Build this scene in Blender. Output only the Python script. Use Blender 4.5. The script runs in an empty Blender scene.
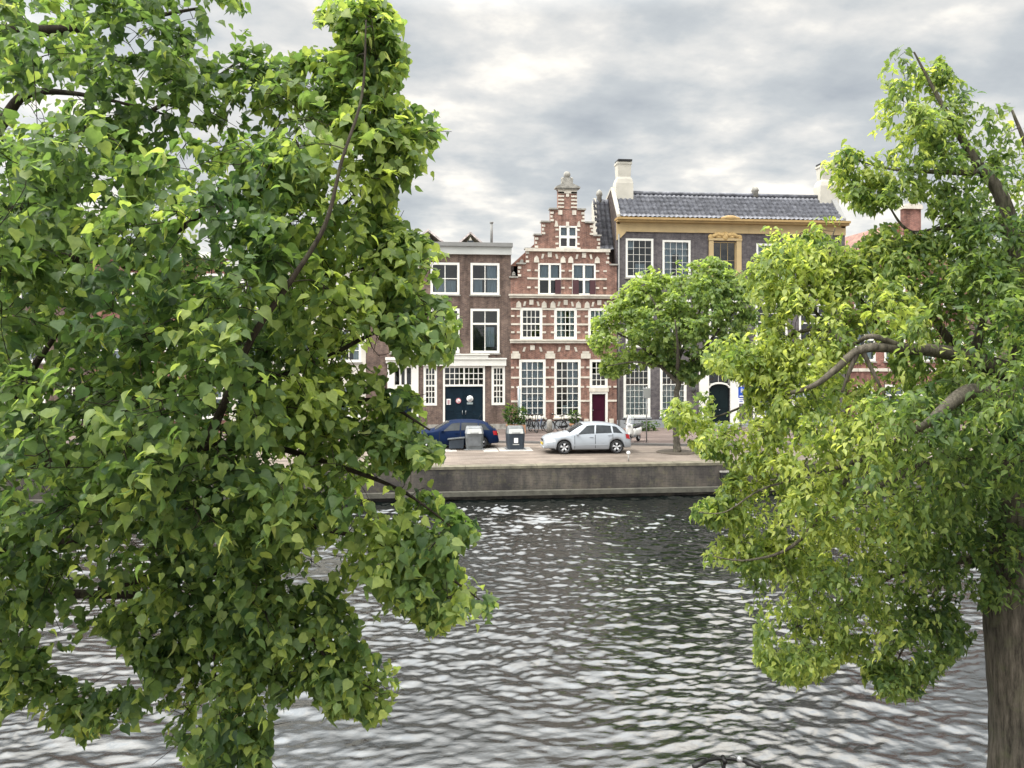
import bpy, math, random
import numpy as np
from mathutils import Vector

random.seed(7)
RNG = np.random.default_rng(11)
scene = bpy.context.scene
COL = scene.collection

# ------------------------------------------------------------------ camera geometry
TH = math.radians(6.14); F = 769.0; HZ = 352.0; EYE = 4.8
RIGHT = np.array([math.cos(TH), -math.sin(TH), 0.0]); FWD = np.array([math.sin(TH), math.cos(TH), 0.0])
YF = 46.7            # facade line of the houses across the river
def at_y(px, py, Y):
    d = FWD * F + RIGHT * (px - 512); t = Y / d[1]
    return (d[0] * t, Y, EYE + (HZ - py) * t)
def at_d(px, py, dep):
    p = FWD * dep + RIGHT * ((px - 512) * dep / F)
    return np.array([p[0], p[1], EYE + (HZ - py) * dep / F])
def fx(px, Y=YF): return at_y(px, HZ, Y)[0]
def scale_at(px, Y=YF):
    d = FWD * F + RIGHT * (px - 512); return Y / d[1]
def zmap(px, Y=YF):
    t = scale_at(px, Y)
    return lambda py: EYE + (HZ - py) * t
def ground_at(px, py, z=0.0):
    d = FWD * F + RIGHT * (px - 512); t = (EYE - z) / (py - HZ)
    return (d[0] * t, d[1] * t, z)
def project(P):
    dep = P @ FWD; rx = P @ RIGHT
    dep = np.maximum(dep, 0.1)
    return 512 + F * rx / dep, HZ - F * (P[:, 2] - EYE) / dep

# ------------------------------------------------------------------ materials
def new_mat(name):
    m = bpy.data.materials.new(name); m.use_nodes = True
    nt = m.node_tree; b = nt.nodes['Principled BSDF']
    return m, nt, b
def nd(nt, t, **kw):
    n = nt.nodes.new(t)
    for k, v in kw.items(): setattr(n, k, v)
    return n
def mixcol(nt, a, b, fac, mode='MIX'):
    n = nt.nodes.new('ShaderNodeMix'); n.data_type = 'RGBA'; n.blend_type = mode
    for sock, v in ((n.inputs[6], a), (n.inputs[7], b), (n.inputs[0], fac)):
        if hasattr(v, 'is_linked'): nt.links.new(v, sock)
        elif isinstance(v, (int, float)): sock.default_value = v
        else: sock.default_value = (*v, 1)
    return n.outputs[2]
def noise(nt, vec, scale, detail=4, rough=.55):
    n = nd(nt, 'ShaderNodeTexNoise'); n.inputs['Scale'].default_value = scale
    n.inputs['Detail'].default_value = detail; n.inputs['Roughness'].default_value = rough
    if vec is not None: nt.links.new(vec, n.inputs['Vector'])
    return n.outputs['Fac']
def ramp(nt, fac, stops):
    r = nd(nt, 'ShaderNodeValToRGB'); e = r.color_ramp.elements
    while len(e) < len(stops): e.new(.5)
    for el, (p, c) in zip(e, stops):
        el.position = p; el.color = (*c, 1) if len(c) == 3 else c
    nt.links.new(fac, r.inputs['Fac']); return r.outputs['Color']
def bump(nt, bsdf, h, strength=.3, dist=.02):
    b = nd(nt, 'ShaderNodeBump'); b.inputs['Strength'].default_value = strength; b.inputs['Distance'].default_value = dist
    nt.links.new(h, b.inputs['Height']); nt.links.new(b.outputs['Normal'], bsdf.inputs['Normal'])
def objvec(nt): return nd(nt, 'ShaderNodeTexCoord').outputs['Object']
def scaled(nt, vec, s):
    m = nd(nt, 'ShaderNodeMapping'); m.inputs['Scale'].default_value = s; nt.links.new(vec, m.inputs['Vector']); return m.outputs['Vector']

def plain(name, col, rough=.5, var=.15, scale=4.0, metal=0.0, spec=.5, bmp=0.0, coat=0.0):
    m, nt, b = new_mat(name); v = objvec(nt)
    n = noise(nt, v, scale, 6, .6)
    lo = tuple(c * (1 - var) for c in col); hi = tuple(min(1, c * (1 + var)) for c in col)
    c = ramp(nt, n, [(.3, lo), (.7, hi)]); nt.links.new(c, b.inputs['Base Color'])
    b.inputs['Roughness'].default_value = rough; b.inputs['Metallic'].default_value = metal
    b.inputs['Specular IOR Level'].default_value = spec; b.inputs['Coat Weight'].default_value = coat
    if bmp: bump(nt, b, noise(nt, v, scale * 6, 4), bmp, .02)
    return m

def brick_mat(name, c1, c2, mortar, patch=.25, streak=.35):
    m, nt, b = new_mat(name); v = objvec(nt)
    s = nd(nt, 'ShaderNodeSeparateXYZ'); nt.links.new(v, s.inputs[0])
    ad = nd(nt, 'ShaderNodeMath', operation='ADD'); nt.links.new(s.outputs[0], ad.inputs[0]); nt.links.new(s.outputs[1], ad.inputs[1])
    cb = nd(nt, 'ShaderNodeCombineXYZ'); nt.links.new(ad.outputs[0], cb.inputs[0]); nt.links.new(s.outputs[2], cb.inputs[1])
    bt = nd(nt, 'ShaderNodeTexBrick'); nt.links.new(cb.outputs[0], bt.inputs['Vector'])
    bt.inputs['Color1'].default_value = (*c1, 1); bt.inputs['Color2'].default_value = (*c2, 1); bt.inputs['Mortar'].default_value = (*mortar, 1)
    bt.inputs['Scale'].default_value = 1; bt.inputs['Mortar Size'].default_value = .009; bt.inputs['Brick Width'].default_value = .22
    bt.inputs['Row Height'].default_value = .066; bt.inputs['Bias'].default_value = -.1
    n1 = noise(nt, v, .7, 6, .6); n2 = noise(nt, v, 5, 5, .65)
    n3 = noise(nt, scaled(nt, v, (2.2, 2.2, .25)), 1.6, 5, .6)
    c = mixcol(nt, bt.outputs['Color'], ramp(nt, n1, [(.3, (1 - patch,) * 3), (.7, (1 + patch * .6,) * 3)]), 1, 'MULTIPLY')
    c = mixcol(nt, c, ramp(nt, n2, [(.28, (.58, .58, .61)), (.72, (1.32, 1.29, 1.24))]), 1, 'MULTIPLY')
    c = mixcol(nt, c, ramp(nt, n3, [(.35, (1 - streak,) * 3), (.55, (1, 1, 1))]), 1, 'MULTIPLY')
    nt.links.new(c, b.inputs['Base Color']); b.inputs['Roughness'].default_value = .9; b.inputs['Specular IOR Level'].default_value = .15
    bump(nt, b, bt.outputs['Fac'], -.4, .01)
    return m

def paving_mat(name, c1, c2, mortar, bw, rh, rot=0.0):
    m, nt, b = new_mat(name); v = objvec(nt)
    mp = nd(nt, 'ShaderNodeMapping'); mp.inputs['Rotation'].default_value = (0, 0, rot); nt.links.new(v, mp.inputs['Vector'])
    bt = nd(nt, 'ShaderNodeTexBrick'); nt.links.new(mp.outputs[0], bt.inputs['Vector'])
    bt.inputs['Color1'].default_value = (*c1, 1); bt.inputs['Color2'].default_value = (*c2, 1); bt.inputs['Mortar'].default_value = (*mortar, 1)
    bt.inputs['Scale'].default_value = 1; bt.inputs['Mortar Size'].default_value = .008
    bt.inputs['Brick Width'].default_value = bw; bt.inputs['Row Height'].default_value = rh
    n1 = noise(nt, v, .5, 7, .65); n2 = noise(nt, scaled(nt, v, (.25, 1.6, 1)), 1.2, 5, .6)
    c = mixcol(nt, bt.outputs['Color'], ramp(nt, n1, [(.3, (.7, .7, .7)), (.7, (1.2, 1.18, 1.15))]), 1, 'MULTIPLY')
    c = mixcol(nt, c, ramp(nt, n2, [(.35, (.66, .65, .64)), (.6, (1.1, 1.1, 1.1))]), 1, 'MULTIPLY')
    nt.links.new(c, b.inputs['Base Color']); b.inputs['Roughness'].default_value = .85; b.inputs['Specular IOR Level'].default_value = .2
    bump(nt, b, bt.outputs['Fac'], -.3, .01)
    return m

def glass_mat(name, tint=(.70, .82, .90), refl=1.0):
    m, nt, b = new_mat(name); nt.nodes.remove(b); out = nt.nodes['Material Output']
    tr = nd(nt, 'ShaderNodeBsdfTransparent'); tr.inputs['Color'].default_value = (*tint, 1)
    gl = nd(nt, 'ShaderNodeBsdfGlossy'); gl.inputs['Roughness'].default_value = .02
    v = objvec(nt); bp = nd(nt, 'ShaderNodeBump'); bp.inputs['Strength'].default_value = .12; bp.inputs['Distance'].default_value = .05
    nt.links.new(noise(nt, v, 1.3, 2), bp.inputs['Height']); nt.links.new(bp.outputs['Normal'], gl.inputs['Normal'])
    fr = nd(nt, 'ShaderNodeFresnel'); fr.inputs['IOR'].default_value = 1.5
    mu = nd(nt, 'ShaderNodeMath', operation='MULTIPLY_ADD', use_clamp=True); mu.inputs[1].default_value = 1.7 * refl; mu.inputs[2].default_value = .03 * refl
    nt.links.new(fr.outputs[0], mu.inputs[0])
    mx = nd(nt, 'ShaderNodeMixShader'); nt.links.new(mu.outputs[0], mx.inputs[0]); nt.links.new(tr.outputs[0], mx.inputs[1]); nt.links.new(gl.outputs[0], mx.inputs[2])
    nt.links.new(mx.outputs[0], out.inputs['Surface']); return m

def leaf_mat(name, dark, mid, light, trans=.55, rough=.45, bract=None):
    m, nt, b = new_mat(name); out = nt.nodes['Material Output']
    at = nd(nt, 'ShaderNodeAttribute', attribute_name='tint')
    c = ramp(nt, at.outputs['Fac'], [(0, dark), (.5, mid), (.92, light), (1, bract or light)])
    v = objvec(nt)
    c = mixcol(nt, c, ramp(nt, noise(nt, v, 40, 3), [(.3, (.82, .85, .8)), (.7, (1.15, 1.12, 1.1))]), 1, 'MULTIPLY')
    geo = nd(nt, 'ShaderNodeNewGeometry')
    cc = mixcol(nt, c, (1.15, 1.2, 1.35), geo.outputs['Backfacing'], 'MULTIPLY')
    nt.links.new(cc, b.inputs['Base Color']); b.inputs['Roughness'].default_value = rough; b.inputs['Specular IOR Level'].default_value = .34
    tl = nd(nt, 'ShaderNodeBsdfTranslucent'); tc = mixcol(nt, c, (2.2, 2.1, 1.15), 1, 'MULTIPLY'); nt.links.new(tc, tl.inputs['Color'])
    mx = nd(nt, 'ShaderNodeMixShader'); mx.inputs[0].default_value = trans
    nt.links.new(b.outputs[0], mx.inputs[1]); nt.links.new(tl.outputs[0], mx.inputs[2]); nt.links.new(mx.outputs[0], out.inputs['Surface'])
    return m

def bark_mat(name, dark, light):
    m, nt, b = new_mat(name); v = objvec(nt)
    n = noise(nt, scaled(nt, v, (11, 11, 1.5)), 2.2, 9, .75); n2 = noise(nt, v, 1.4, 5, .6); n3 = noise(nt, v, 7, 4, .6)
    c = ramp(nt, n, [(.35, dark), (.68, light)])
    c = mixcol(nt, c, ramp(nt, n2, [(.3, (.7, .72, .7)), (.7, (1.25, 1.22, 1.15))]), 1, 'MULTIPLY')
    c = mixcol(nt, c, (.10, .11, .06), ramp(nt, n3, [(.55, (0, 0, 0)), (.75, (.55, .55, .55))]))
    nt.links.new(c, b.inputs['Base Color']); b.inputs['Roughness'].default_value = .95; b.inputs['Specular IOR Level'].default_value = .2
    bump(nt, b, n, .7, .035); return m

def tile_mat(name, c1, c2):
    m, nt, b = new_mat(name); v = objvec(nt)
    n = noise(nt, v, 3, 6, .7); n2 = noise(nt, scaled(nt, v, (3.4, 3.4, 5)), 1.0, 1, .5)
    c = ramp(nt, n, [(.3, c1), (.7, c2)])
    c = mixcol(nt, c, ramp(nt, n2, [(.35, (.7, .7, .72)), (.65, (1.35, 1.35, 1.38))]), 1, 'MULTIPLY')
    nt.links.new(c, b.inputs['Base Color']); b.inputs['Roughness'].default_value = .5
    return m

M = {}
M['brick_brown'] = brick_mat('brown_brick', (.178, .122, .100), (.118, .081, .070), (.20, .17, .15))
M['brick_red'] = brick_mat('red_brick', (.30, .148, .112), (.195, .098, .078), (.29, .235, .205))
M['brick_purple'] = brick_mat('purple_grey_brick', (.132, .120, .128), (.098, .089, .097), (.145, .137, .14), .18, .2)
M['brick_rose'] = brick_mat('rose_brick', (.30, .13, .10), (.20, .085, .07), (.26, .2, .18))
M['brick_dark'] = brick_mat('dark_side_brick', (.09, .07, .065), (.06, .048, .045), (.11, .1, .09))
M['plaster'] = plain('pale_plaster', (.58, .55, .49), .8, .12, 1.2)
M['white'] = plain('white_paint', (.76, .75, .70), .45, .06, 3)
M['stone_white'] = plain('pale_sandstone', (.57, .53, .46), .8, .22, 3, bmp=.2)
M['stone_grey'] = plain('weathered_stone', (.27, .26, .235), .85, .35, 5, bmp=.3)
M['fascia'] = plain('grey_white_fascia', (.50, .51, .49), .6, .08, 1)
M['zinc'] = plain('zinc_coping', (.20, .20, .195), .55, .15, 2)
M['ochre'] = plain('ochre_paint', (.46, .345, .18), .55, .10, 1.5)
M['ochre_dark'] = plain('dark_ochre', (.33, .22, .09), .6, .15, 3)
M['bluestone'] = plain('blue_stone_plinth', (.27, .29, .31), .7, .15, 1.5)
M['door_navy'] = plain('navy_gloss', (.006, .016, .026), .45, .2, 3, spec=.15)
M['door_purple'] = plain('aubergine_gloss', (.040, .006, .017), .5, .1, 3, spec=.12)
M['door_green'] = plain('black_green_gloss', (.006, .013, .015), .45, .2, 3, spec=.15)
M['dark_in'] = plain('dim_interior', (.030, .036, .042), .9, .3, .8)
M['shutter'] = plain('maroon_shutter', (.060, .020, .026), .5, .15, 4)
M['curtain'] = plain('cream_curtain', (.70, .70, .66), .9, .08, 2)
M['curtain_grey'] = plain('grey_curtain', (.42, .45, .46), .9, .1, 2)
M['glass'] = glass_mat('window_glass')
M['car_glass'] = glass_mat('car_glass', (.30, .36, .38), 1.7)
M['tile'] = tile_mat('slate_pantile', (.082, .086, .102), (.175, .18, .20))
M['tile_red'] = tile_mat('red_pantile', (.17, .075, .05), (.26, .12, .08))
M['pale_tile'] = tile_mat('faded_tile', (.42, .36, .345), (.56, .50, .48))
M['chimney'] = plain('cream_render', (.44, .42, .37), .85, .14, 1.5)
M['black'] = plain('black_metal', (.012, .012, .013), .4, .2, 8)
M['iron'] = plain('grey_steel', (.32, .33, .34), .4, .1, 6, metal=.6)
M['rubber'] = plain('tyre_rubber', (.014, .014, .015), .8, .15, 10)
M['alloy'] = plain('alloy_rim', (.52, .53, .55), .35, .06, 10, metal=.25)
M['silver_paint'] = plain('silver_car_paint', (.37, .405, .45), .3, .03, 2, metal=.15, coat=.5)
M['blue_paint'] = plain('dark_blue_car_paint', (.003, .012, .044), .45, .05, 2, metal=.0, spec=.10, coat=.0)
M['moped_white'] = plain('white_plastic', (.74, .74, .72), .35, .04, 3, coat=.3)
M['lamp_red'] = plain('red_tail_lens', (.35, .012, .015), .2, .1, 10)
M['lamp_clear'] = plain('clear_lens', (.62, .64, .66), .12, .1, 10)
M['bin_grey'] = plain('grey_bin_steel', (.12, .13, .135), .45, .2, 5, metal=.3)
M['bin_dark'] = plain('anthracite_bin', (.022, .032, .045), .45, .2, 5)
M['bin_panel'] = plain('pale_hatch', (.42, .43, .42), .4, .1, 4)
M['concrete'] = plain('pale_concrete', (.33, .315, .295), .9, .2, 3, bmp=.2)
M['terracotta'] = plain('terracotta', (.42, .22, .13), .85, .15, 5)
M['sign_blue'] = plain('sign_blue', (.012, .07, .42), .35, .05, 3)
M['sign_white'] = plain('sign_white', (.78, .78, .78), .4, .04, 3)
M['sign_red'] = plain('sign_red', (.45, .02, .03), .4, .05, 3)
M['plate'] = plain('yellow_plate', (.62, .42, .03), .4, .05, 5)
M['leather'] = plain('brown_saddle', (.05, .03, .02), .5, .2, 8)
M['bike_blue'] = plain('blue_enamel', (.03, .08, .2), .35, .1, 5)
M['soil'] = plain('tree_pit_soil', (.06, .048, .036), .95, .4, 8)
M['paving_quay'] = paving_mat('sandy_clinker', (.225, .190, .163), (.180, .150, .130), (.15, .132, .117), .22, .11)
M['paving_road'] = paving_mat('brown_clinker', (.20, .158, .145), (.15, .12, .112), (.13, .107, .10), .2, .1, math.radians(45))
M['kerb'] = plain('kerb_stone', (.15, .145, .14), .85, .25, 4)
M['ground'] = plain('far_ground', (.12, .13, .08), .95, .3, .05)
M['bark'] = bark_mat('grey_brown_bark', (.028, .025, .021), (.165, .147, .124))
M['bark_dark'] = bark_mat('dark_twig_bark', (.018, .015, .012), (.06, .05, .04))
M['leaf_near'] = leaf_mat('linden_leaf', (.044, .090, .040), (.108, .172, .062), (.29, .36, .11), bract=(.36, .40, .15))
M['leaf_right'] = leaf_mat('elm_leaf', (.050, .095, .036), (.148, .212, .066), (.36, .41, .13))
M['leaf_far'] = leaf_mat('street_tree_leaf', (.072, .128, .050), (.145, .208, .074), (.24, .31, .10))
M['leaf_pot'] = leaf_mat('shrub_leaf', (.02, .05, .015), (.05, .10, .025), (.12, .18, .04))
#M['bract'] = leaf_mat('linden_bract', (.22, .27, .09), (.30, .34, .12), (.40, .43, .18), .4)

def quay_wall_mat():
    m, nt, b = new_mat('stained_quay_brick'); v = objvec(nt)
    s = nd(nt, 'ShaderNodeSeparateXYZ'); nt.links.new(v, s.inputs[0])
    cb = nd(nt, 'ShaderNodeCombineXYZ'); nt.links.new(s.outputs[0], cb.inputs[0]); nt.links.new(s.outputs[2], cb.inputs[1])
    bt = nd(nt, 'ShaderNodeTexBrick'); nt.links.new(cb.outputs[0], bt.inputs['Vector'])
    bt.inputs['Color1'].default_value = (.080, .070, .061, 1); bt.inputs['Color2'].default_value = (.055, .050, .045, 1); bt.inputs['Mortar'].default_value = (.085, .079, .069, 1)
    bt.inputs['Scale'].default_value = 1; bt.inputs['Mortar Size'].default_value = .01; bt.inputs['Brick Width'].default_value = .24; bt.inputs['Row Height'].default_value = .07
    n1 = noise(nt, scaled(nt, v, (1, 1, .35)), 1.6, 7, .7); n2 = noise(nt, scaled(nt, v, (1.5, 1, 1.5)), 2.2, 6, .7)
    c = mixcol(nt, bt.outputs['Color'], ramp(nt, n1, [(.34, (.42, .44, .48)), (.66, (1.5, 1.42, 1.3))]), 1, 'MULTIPLY')
    c = mixcol(nt, c, ramp(nt, noise(nt, scaled(nt, v, (.5, 1, .4)), 1.0, 4, .6), [(.38, (.5, .5, .55)), (.55, (1.1, 1.1, 1.1))]), 1, 'MULTIPLY')
    c = mixcol(nt, c, (.115, .108, .058), ramp(nt, n2, [(.54, (0, 0, 0)), (.72, (.5, .5, .5))]))
    nt.links.new(c, b.inputs['Base Color']); b.inputs['Roughness'].default_value = .85; bump(nt, b, n1, .7, .04)
    return m
M['quay'] = quay_wall_mat()

def water_mat():
    m, nt, b = new_mat('river_water'); v = objvec(nt)
    b.inputs['Base Color'].default_value = (.003, .005, .005, 1); b.inputs['Roughness'].default_value = .025
    b.inputs['IOR'].default_value = 2.5; b.inputs['Specular IOR Level'].default_value = .5
    n = noise(nt, scaled(nt, v, (1, 1.6, 1)), 13, 3, .55)
    bump(nt, b, n, .13, .03)
    return m
M['water'] = water_mat()

# ------------------------------------------------------------------ mesh builder
class MB:
    def __init__(self): self.v = []; self.f = []; self.sm = []
    def add(self, vs, fs, smooth=False):
        o = len(self.v); self.v += [tuple(map(float, p)) for p in vs]
        for f in fs: self.f.append(tuple(i + o for i in f)); self.sm.append(smooth)
        return self
    def box(self, x0, x1, y0, y1, z0, z1):
        if x0 > x1: x0, x1 = x1, x0
        if y0 > y1: y0, y1 = y1, y0
        if z0 > z1: z0, z1 = z1, z0
        return self.add([(x0,y0,z0),(x1,y0,z0),(x1,y1,z0),(x0,y1,z0),(x0,y0,z1),(x1,y0,z1),(x1,y1,z1),(x0,y1,z1)],
                 [(0,3,2,1),(4,5,6,7),(0,1,5,4),(1,2,6,5),(2,3,7,6),(3,0,4,7)])
    def prism(self, poly, y0, y1):           # poly in x,z ; extruded along y
        n = len(poly); a = sum(poly[i][0]*poly[(i+1)%n][1]-poly[(i+1)%n][0]*poly[i][1] for i in range(n))
        if a < 0: poly = poly[::-1]
        vs = [(x,y0,z) for x,z in poly] + [(x,y1,z) for x,z in poly]
        fs = [tuple(range(n)), tuple(range(2*n-1, n-1, -1))] + [(i+n, (i+1)%n+n, (i+1)%n, i) for i in range(n)]
        return self.add(vs, fs)
    def tube(self, pts, rad, segs=8, cap=True, smooth=True):
        pts = [np.array(p, float) for p in pts]
        if not hasattr(rad, '__len__'): rad = [rad]*len(pts)
        vs = []; n = len(pts); up = None
        for i, p in enumerate(pts):
            t = pts[min(i+1, n-1)] - pts[max(i-1, 0)]; t /= (np.linalg.norm(t) + 1e-9)
            if up is None:
                a = np.array([0,0,1.]) if abs(t[2]) < .9 else np.array([1.,0,0])
                u = np.cross(t, a)
            else: u = up - t * (up @ t)
            u /= np.linalg.norm(u) + 1e-9; w = np.cross(t, u); up = u
            for k in range(segs):
                an = 2*math.pi*k/segs; vs.append(p + rad[i]*(math.cos(an)*u + math.sin(an)*w))
        fs = []
        for i in range(n-1):
            for k in range(segs):
                a = i*segs+k; b = i*segs+(k+1)%segs; fs.append((a, b, b+segs, a+segs))
        if cap: fs.append(tuple(range(segs-1, -1, -1))); fs.append(tuple(range((n-1)*segs, n*segs)))
        return self.add(vs, fs, smooth)
    def lathe(self, prof, c=(0,0,0), axis='z', segs=20, smooth=True, cap=True):   # prof [(r,h)]
        vs = []
        for r, h in prof:
            for k in range(segs):
                a = 2*math.pi*k/segs; x, y = r*math.cos(a), r*math.sin(a)
                p = (x,y,h) if axis == 'z' else ((x,h,y) if axis == 'y' else (h,x,y))
                vs.append((c[0]+p[0], c[1]+p[1], c[2]+p[2]))
        fs = []; n = len(prof)
        for i in range(n-1):
            for k in range(segs):
                a = i*segs+k; b = i*segs+(k+1)%segs; fs.append((a, b, b+segs, a+segs))
        if cap: fs.append(tuple(range(segs-1, -1, -1))); fs.append(tuple(range((n-1)*segs, n*segs)))
        return self.add(vs, fs, smooth)
    def ball(self, c, r, seg=14):
        rx, ry, rz = (r, r, r) if not hasattr(r, '__len__') else r
        pr = [(math.sin(math.pi*i/8)+1e-4, -math.cos(math.pi*i/8)) for i in range(9)]
        o = len(self.v); self.lathe(pr, (0,0,0), 'z', seg)
        for i in range(o, len(self.v)):
            x,y,z = self.v[i]; self.v[i] = (c[0]+x*rx, c[1]+y*ry, c[2]+z*rz)
        return self
    def build(self, name, mat, parent=None, bevel=0.0):
        me = bpy.data.meshes.new(name); me.from_pydata(self.v, [], self.f); me.update()
        me.polygons.foreach_set('use_smooth', self.sm); me.materials.append(mat)
        o = bpy.data.objects.new(name, me); COL.objects.link(o)
        if parent is not None: o.parent = parent
        if bevel:
            mo = o.modifiers.new('bevel', 'BEVEL'); mo.width = bevel; mo.segments = 2; mo.limit_method = 'ANGLE'
        return o

def split_build(m, name, mat, parent):
    # one object per connected piece
    par=list(range(len(m.v)))
    def find(a):
        while par[a]!=a: par[a]=par[par[a]]; a=par[a]
        return a
    for f in m.f:
        for i in f[1:]: par[find(i)]=find(f[0])
    groups={}
    for f,sm in zip(m.f,m.sm): groups.setdefault(find(f[0]),[]).append((f,sm))
    for fs in groups.values():
        ids=sorted({i for f,_ in fs for i in f}); mp={a:k for k,a in enumerate(ids)}; q=MB()
        q.v=[m.v[i] for i in ids]; q.f=[tuple(mp[i] for i in f) for f,_ in fs]; q.sm=[x for _,x in fs]; q.build(name,mat,parent)
MB.splitb=lambda self,name,mat,parent: split_build(self,name,mat,parent)
def np_mesh(name, verts, quads, mat, parent=None, tint=None, smooth=True):
    me = bpy.data.meshes.new(name)
    nv, nf = len(verts), len(quads)
    me.vertices.add(nv); me.vertices.foreach_set('co', verts.astype(np.float32).ravel())
    me.loops.add(nf*4); me.loops.foreach_set('vertex_index', quads.astype(np.int32).ravel())
    me.polygons.add(nf); me.polygons.foreach_set('loop_start', np.arange(nf, dtype=np.int32)*4)
    me.polygons.foreach_set('use_smooth', np.full(nf, smooth))
    if tint is not None:
        a = me.attributes.new('tint', 'FLOAT', 'POINT'); a.data.foreach_set('value', tint.astype(np.float32))
    me.update(calc_edges=True); me.validate(); me.materials.append(mat)
    o = bpy.data.objects.new(name, me); COL.objects.link(o)
    if parent is not None: o.parent = parent
    return o

def tag(o, label=None, cat=None, group=None, kind=None):
    if label: o['label'] = label
    if cat: o['category'] = cat
    if group: o['group'] = group
    if kind: o['kind'] = kind
    return o
def thing(name, label, cat, loc=(0,0,0), rz=0.0, group=None):
    o = bpy.data.objects.new(name, None); COL.objects.link(o); o.location = loc; o.rotation_euler = (0,0,rz)
    o.empty_display_size = .3
    return tag(o, label, cat, group)
def copy_tree(o, parent=None):
    c = o.copy(); COL.objects.link(c); c.parent = parent
    for ch in list(o.children): copy_tree(ch, c)
    return c

# ------------------------------------------------------------------ ground, quays, water
def sheet(name, x0, x1, y0, y1, z0, z1, mat, label, cat):
    o = MB().box(x0, x1, y0, y1, z0, z1).build(name, mat); tag(o, label, cat, kind='structure'); return o
WZ = -1.34; QY = 32.35; NQ = 7.95; KY = 38.5
sheet('ground', -600, 700, KY+14, 900, -1, .05, M['ground'], 'flat open ground far behind the canal houses', 'ground')
sheet('quay_pavement', -120, 160, QY, 42, -1, 0, M['paving_quay'], 'sandy brick paving along the quay edge', 'pavement')
def plan_prism(name, poly, z0, z1, mat, label, cat):
    n=len(poly); m=MB(); m.add([(x,y,z0) for x,y in poly]+[(x,y,z1) for x,y in poly],[tuple(range(n-1,-1,-1)),tuple(range(n,2*n))]+[(i,(i+1)%n,(i+1)%n+n,i+n) for i in range(n)])
    tag(m.build(name,mat),label,cat,kind='structure')
KL=[(-120,40.7),(3.0,40.6),(13.6,37.8),(160,37.8)]
plan_prism('street',[(a,b+.15) for a,b in KL]+[(160,KY+14),(-120,KY+14)],-1,.09,M['paving_road'],'brown brick street in front of the canal houses','street')
plan_prism('kerb',KL+[(a,b+.149) for a,b in KL[::-1]],-1,.115,M['kerb'],'dark stone kerb between quay paving and street','kerb')
sheet('near_quay', -120, 160, -30, NQ-.4, -3, 0, M['paving_quay'], 'brick paved near quay under the two big trees', 'pavement')
o = MB().box(-120, 160, NQ-.4, NQ, -3, .03).build('near_quay_edge', M['stone_grey']); tag(o, 'stone edge of the near quay above the water', 'quay edge', kind='structure')
b = MB()
b.box(-120, 160, QY-.35, QY, -2.8, -.08)
b.build('tmp', M['quay']); qw = bpy.context.scene.objects['tmp']; qw.name = 'quay_wall'
tag(qw, 'dark stained brick quay wall across the river', 'quay wall')
cp = MB()
for i in range(-80, 110):
    cp.box(i*1.5+.006, i*1.5+1.494, QY-.38, QY+.22, -.078, .03 + .006*random.random())
cp.build('coping', plain('mossy_coping', (.13,.118,.085), .9, .45, 2.5, bmp=.3), qw)
lg = MB(); lg.box(-120, 160, QY-.62, QY-.352, WZ+.17, WZ+.36); lg.build('ledge', plain('mossy_ledge', (.075,.072,.058), .9, .4, 3), qw)

def make_water():
    # real waves: long crests running roughly along the river, sharpened
    xs = np.concatenate([np.linspace(-110, -20.1, 40), np.arange(-20, 30, .055), np.linspace(30.1, 150, 50)])
    ys = np.concatenate([np.arange(NQ-.1, 20, .03), np.arange(20, QY-.3, .042)])
    X, Y = np.meshgrid(xs, ys); Z = np.zeros_like(X)
    rng = np.random.default_rng(5)
    # warp the coordinates a little so that crests wander
    wx = X.copy(); wy = Y.copy()
    for k in range(6):
        a = rng.uniform(0, 2*np.pi); l = rng.uniform(2.5, 7); kx, ky = np.cos(a)*2*np.pi/l, np.sin(a)*2*np.pi/l
        ph = rng.uniform(0, 6.28, 2); wx += .10*np.sin(kx*X+ky*Y+ph[0]); wy += .08*np.sin(kx*X+ky*Y+ph[1])
    for k in range(120):
        l = float(np.exp(rng.uniform(np.log(.12), np.log(.85))))
        a = math.pi/2 - .16 + rng.normal(0, .55)
        kx, ky = math.cos(a)*2*math.pi/l, math.sin(a)*2*math.pi/l
        amp = .0040 * l**.95 * rng.uniform(.5, 1.4)
        s = np.sin(kx*wx+ky*wy+rng.uniform(0, 6.28))
        # every train of waves comes and goes in gusts of its own
        ga = rng.uniform(0, 2*math.pi); gl = l*rng.uniform(3, 7); env = np.clip(.35+.95*np.sin(2*math.pi/gl*(math.cos(ga)*X+math.sin(ga)*Y)+rng.uniform(0, 6.28)), 0, None)
        Z += 1.25*env*amp*(s + .35*(s*s-.5))
    fade = .80+.60*np.clip((Y-12)/18,0,1)+.16*np.sin(.55*X+.8*Y+1)+.13*np.sin(-.33*X+.5*Y+2.2*np.sin(.2*X))
    Z = Z*fade*WAVE + WZ
    ny, nx = X.shape; V = np.stack([X.ravel(), Y.ravel(), Z.ravel()], 1)
    i = np.arange(ny-1)[:,None]*nx + np.arange(nx-1)[None,:]; i = i.ravel()
    Q = np.stack([i, i+1, i+nx+1, i+nx], 1)
    o = np_mesh('water', V, Q, M['water']); tag(o, 'silvery rippled river water between the two quays', 'water', kind='structure')
WAVE = .83
make_water()

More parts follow.
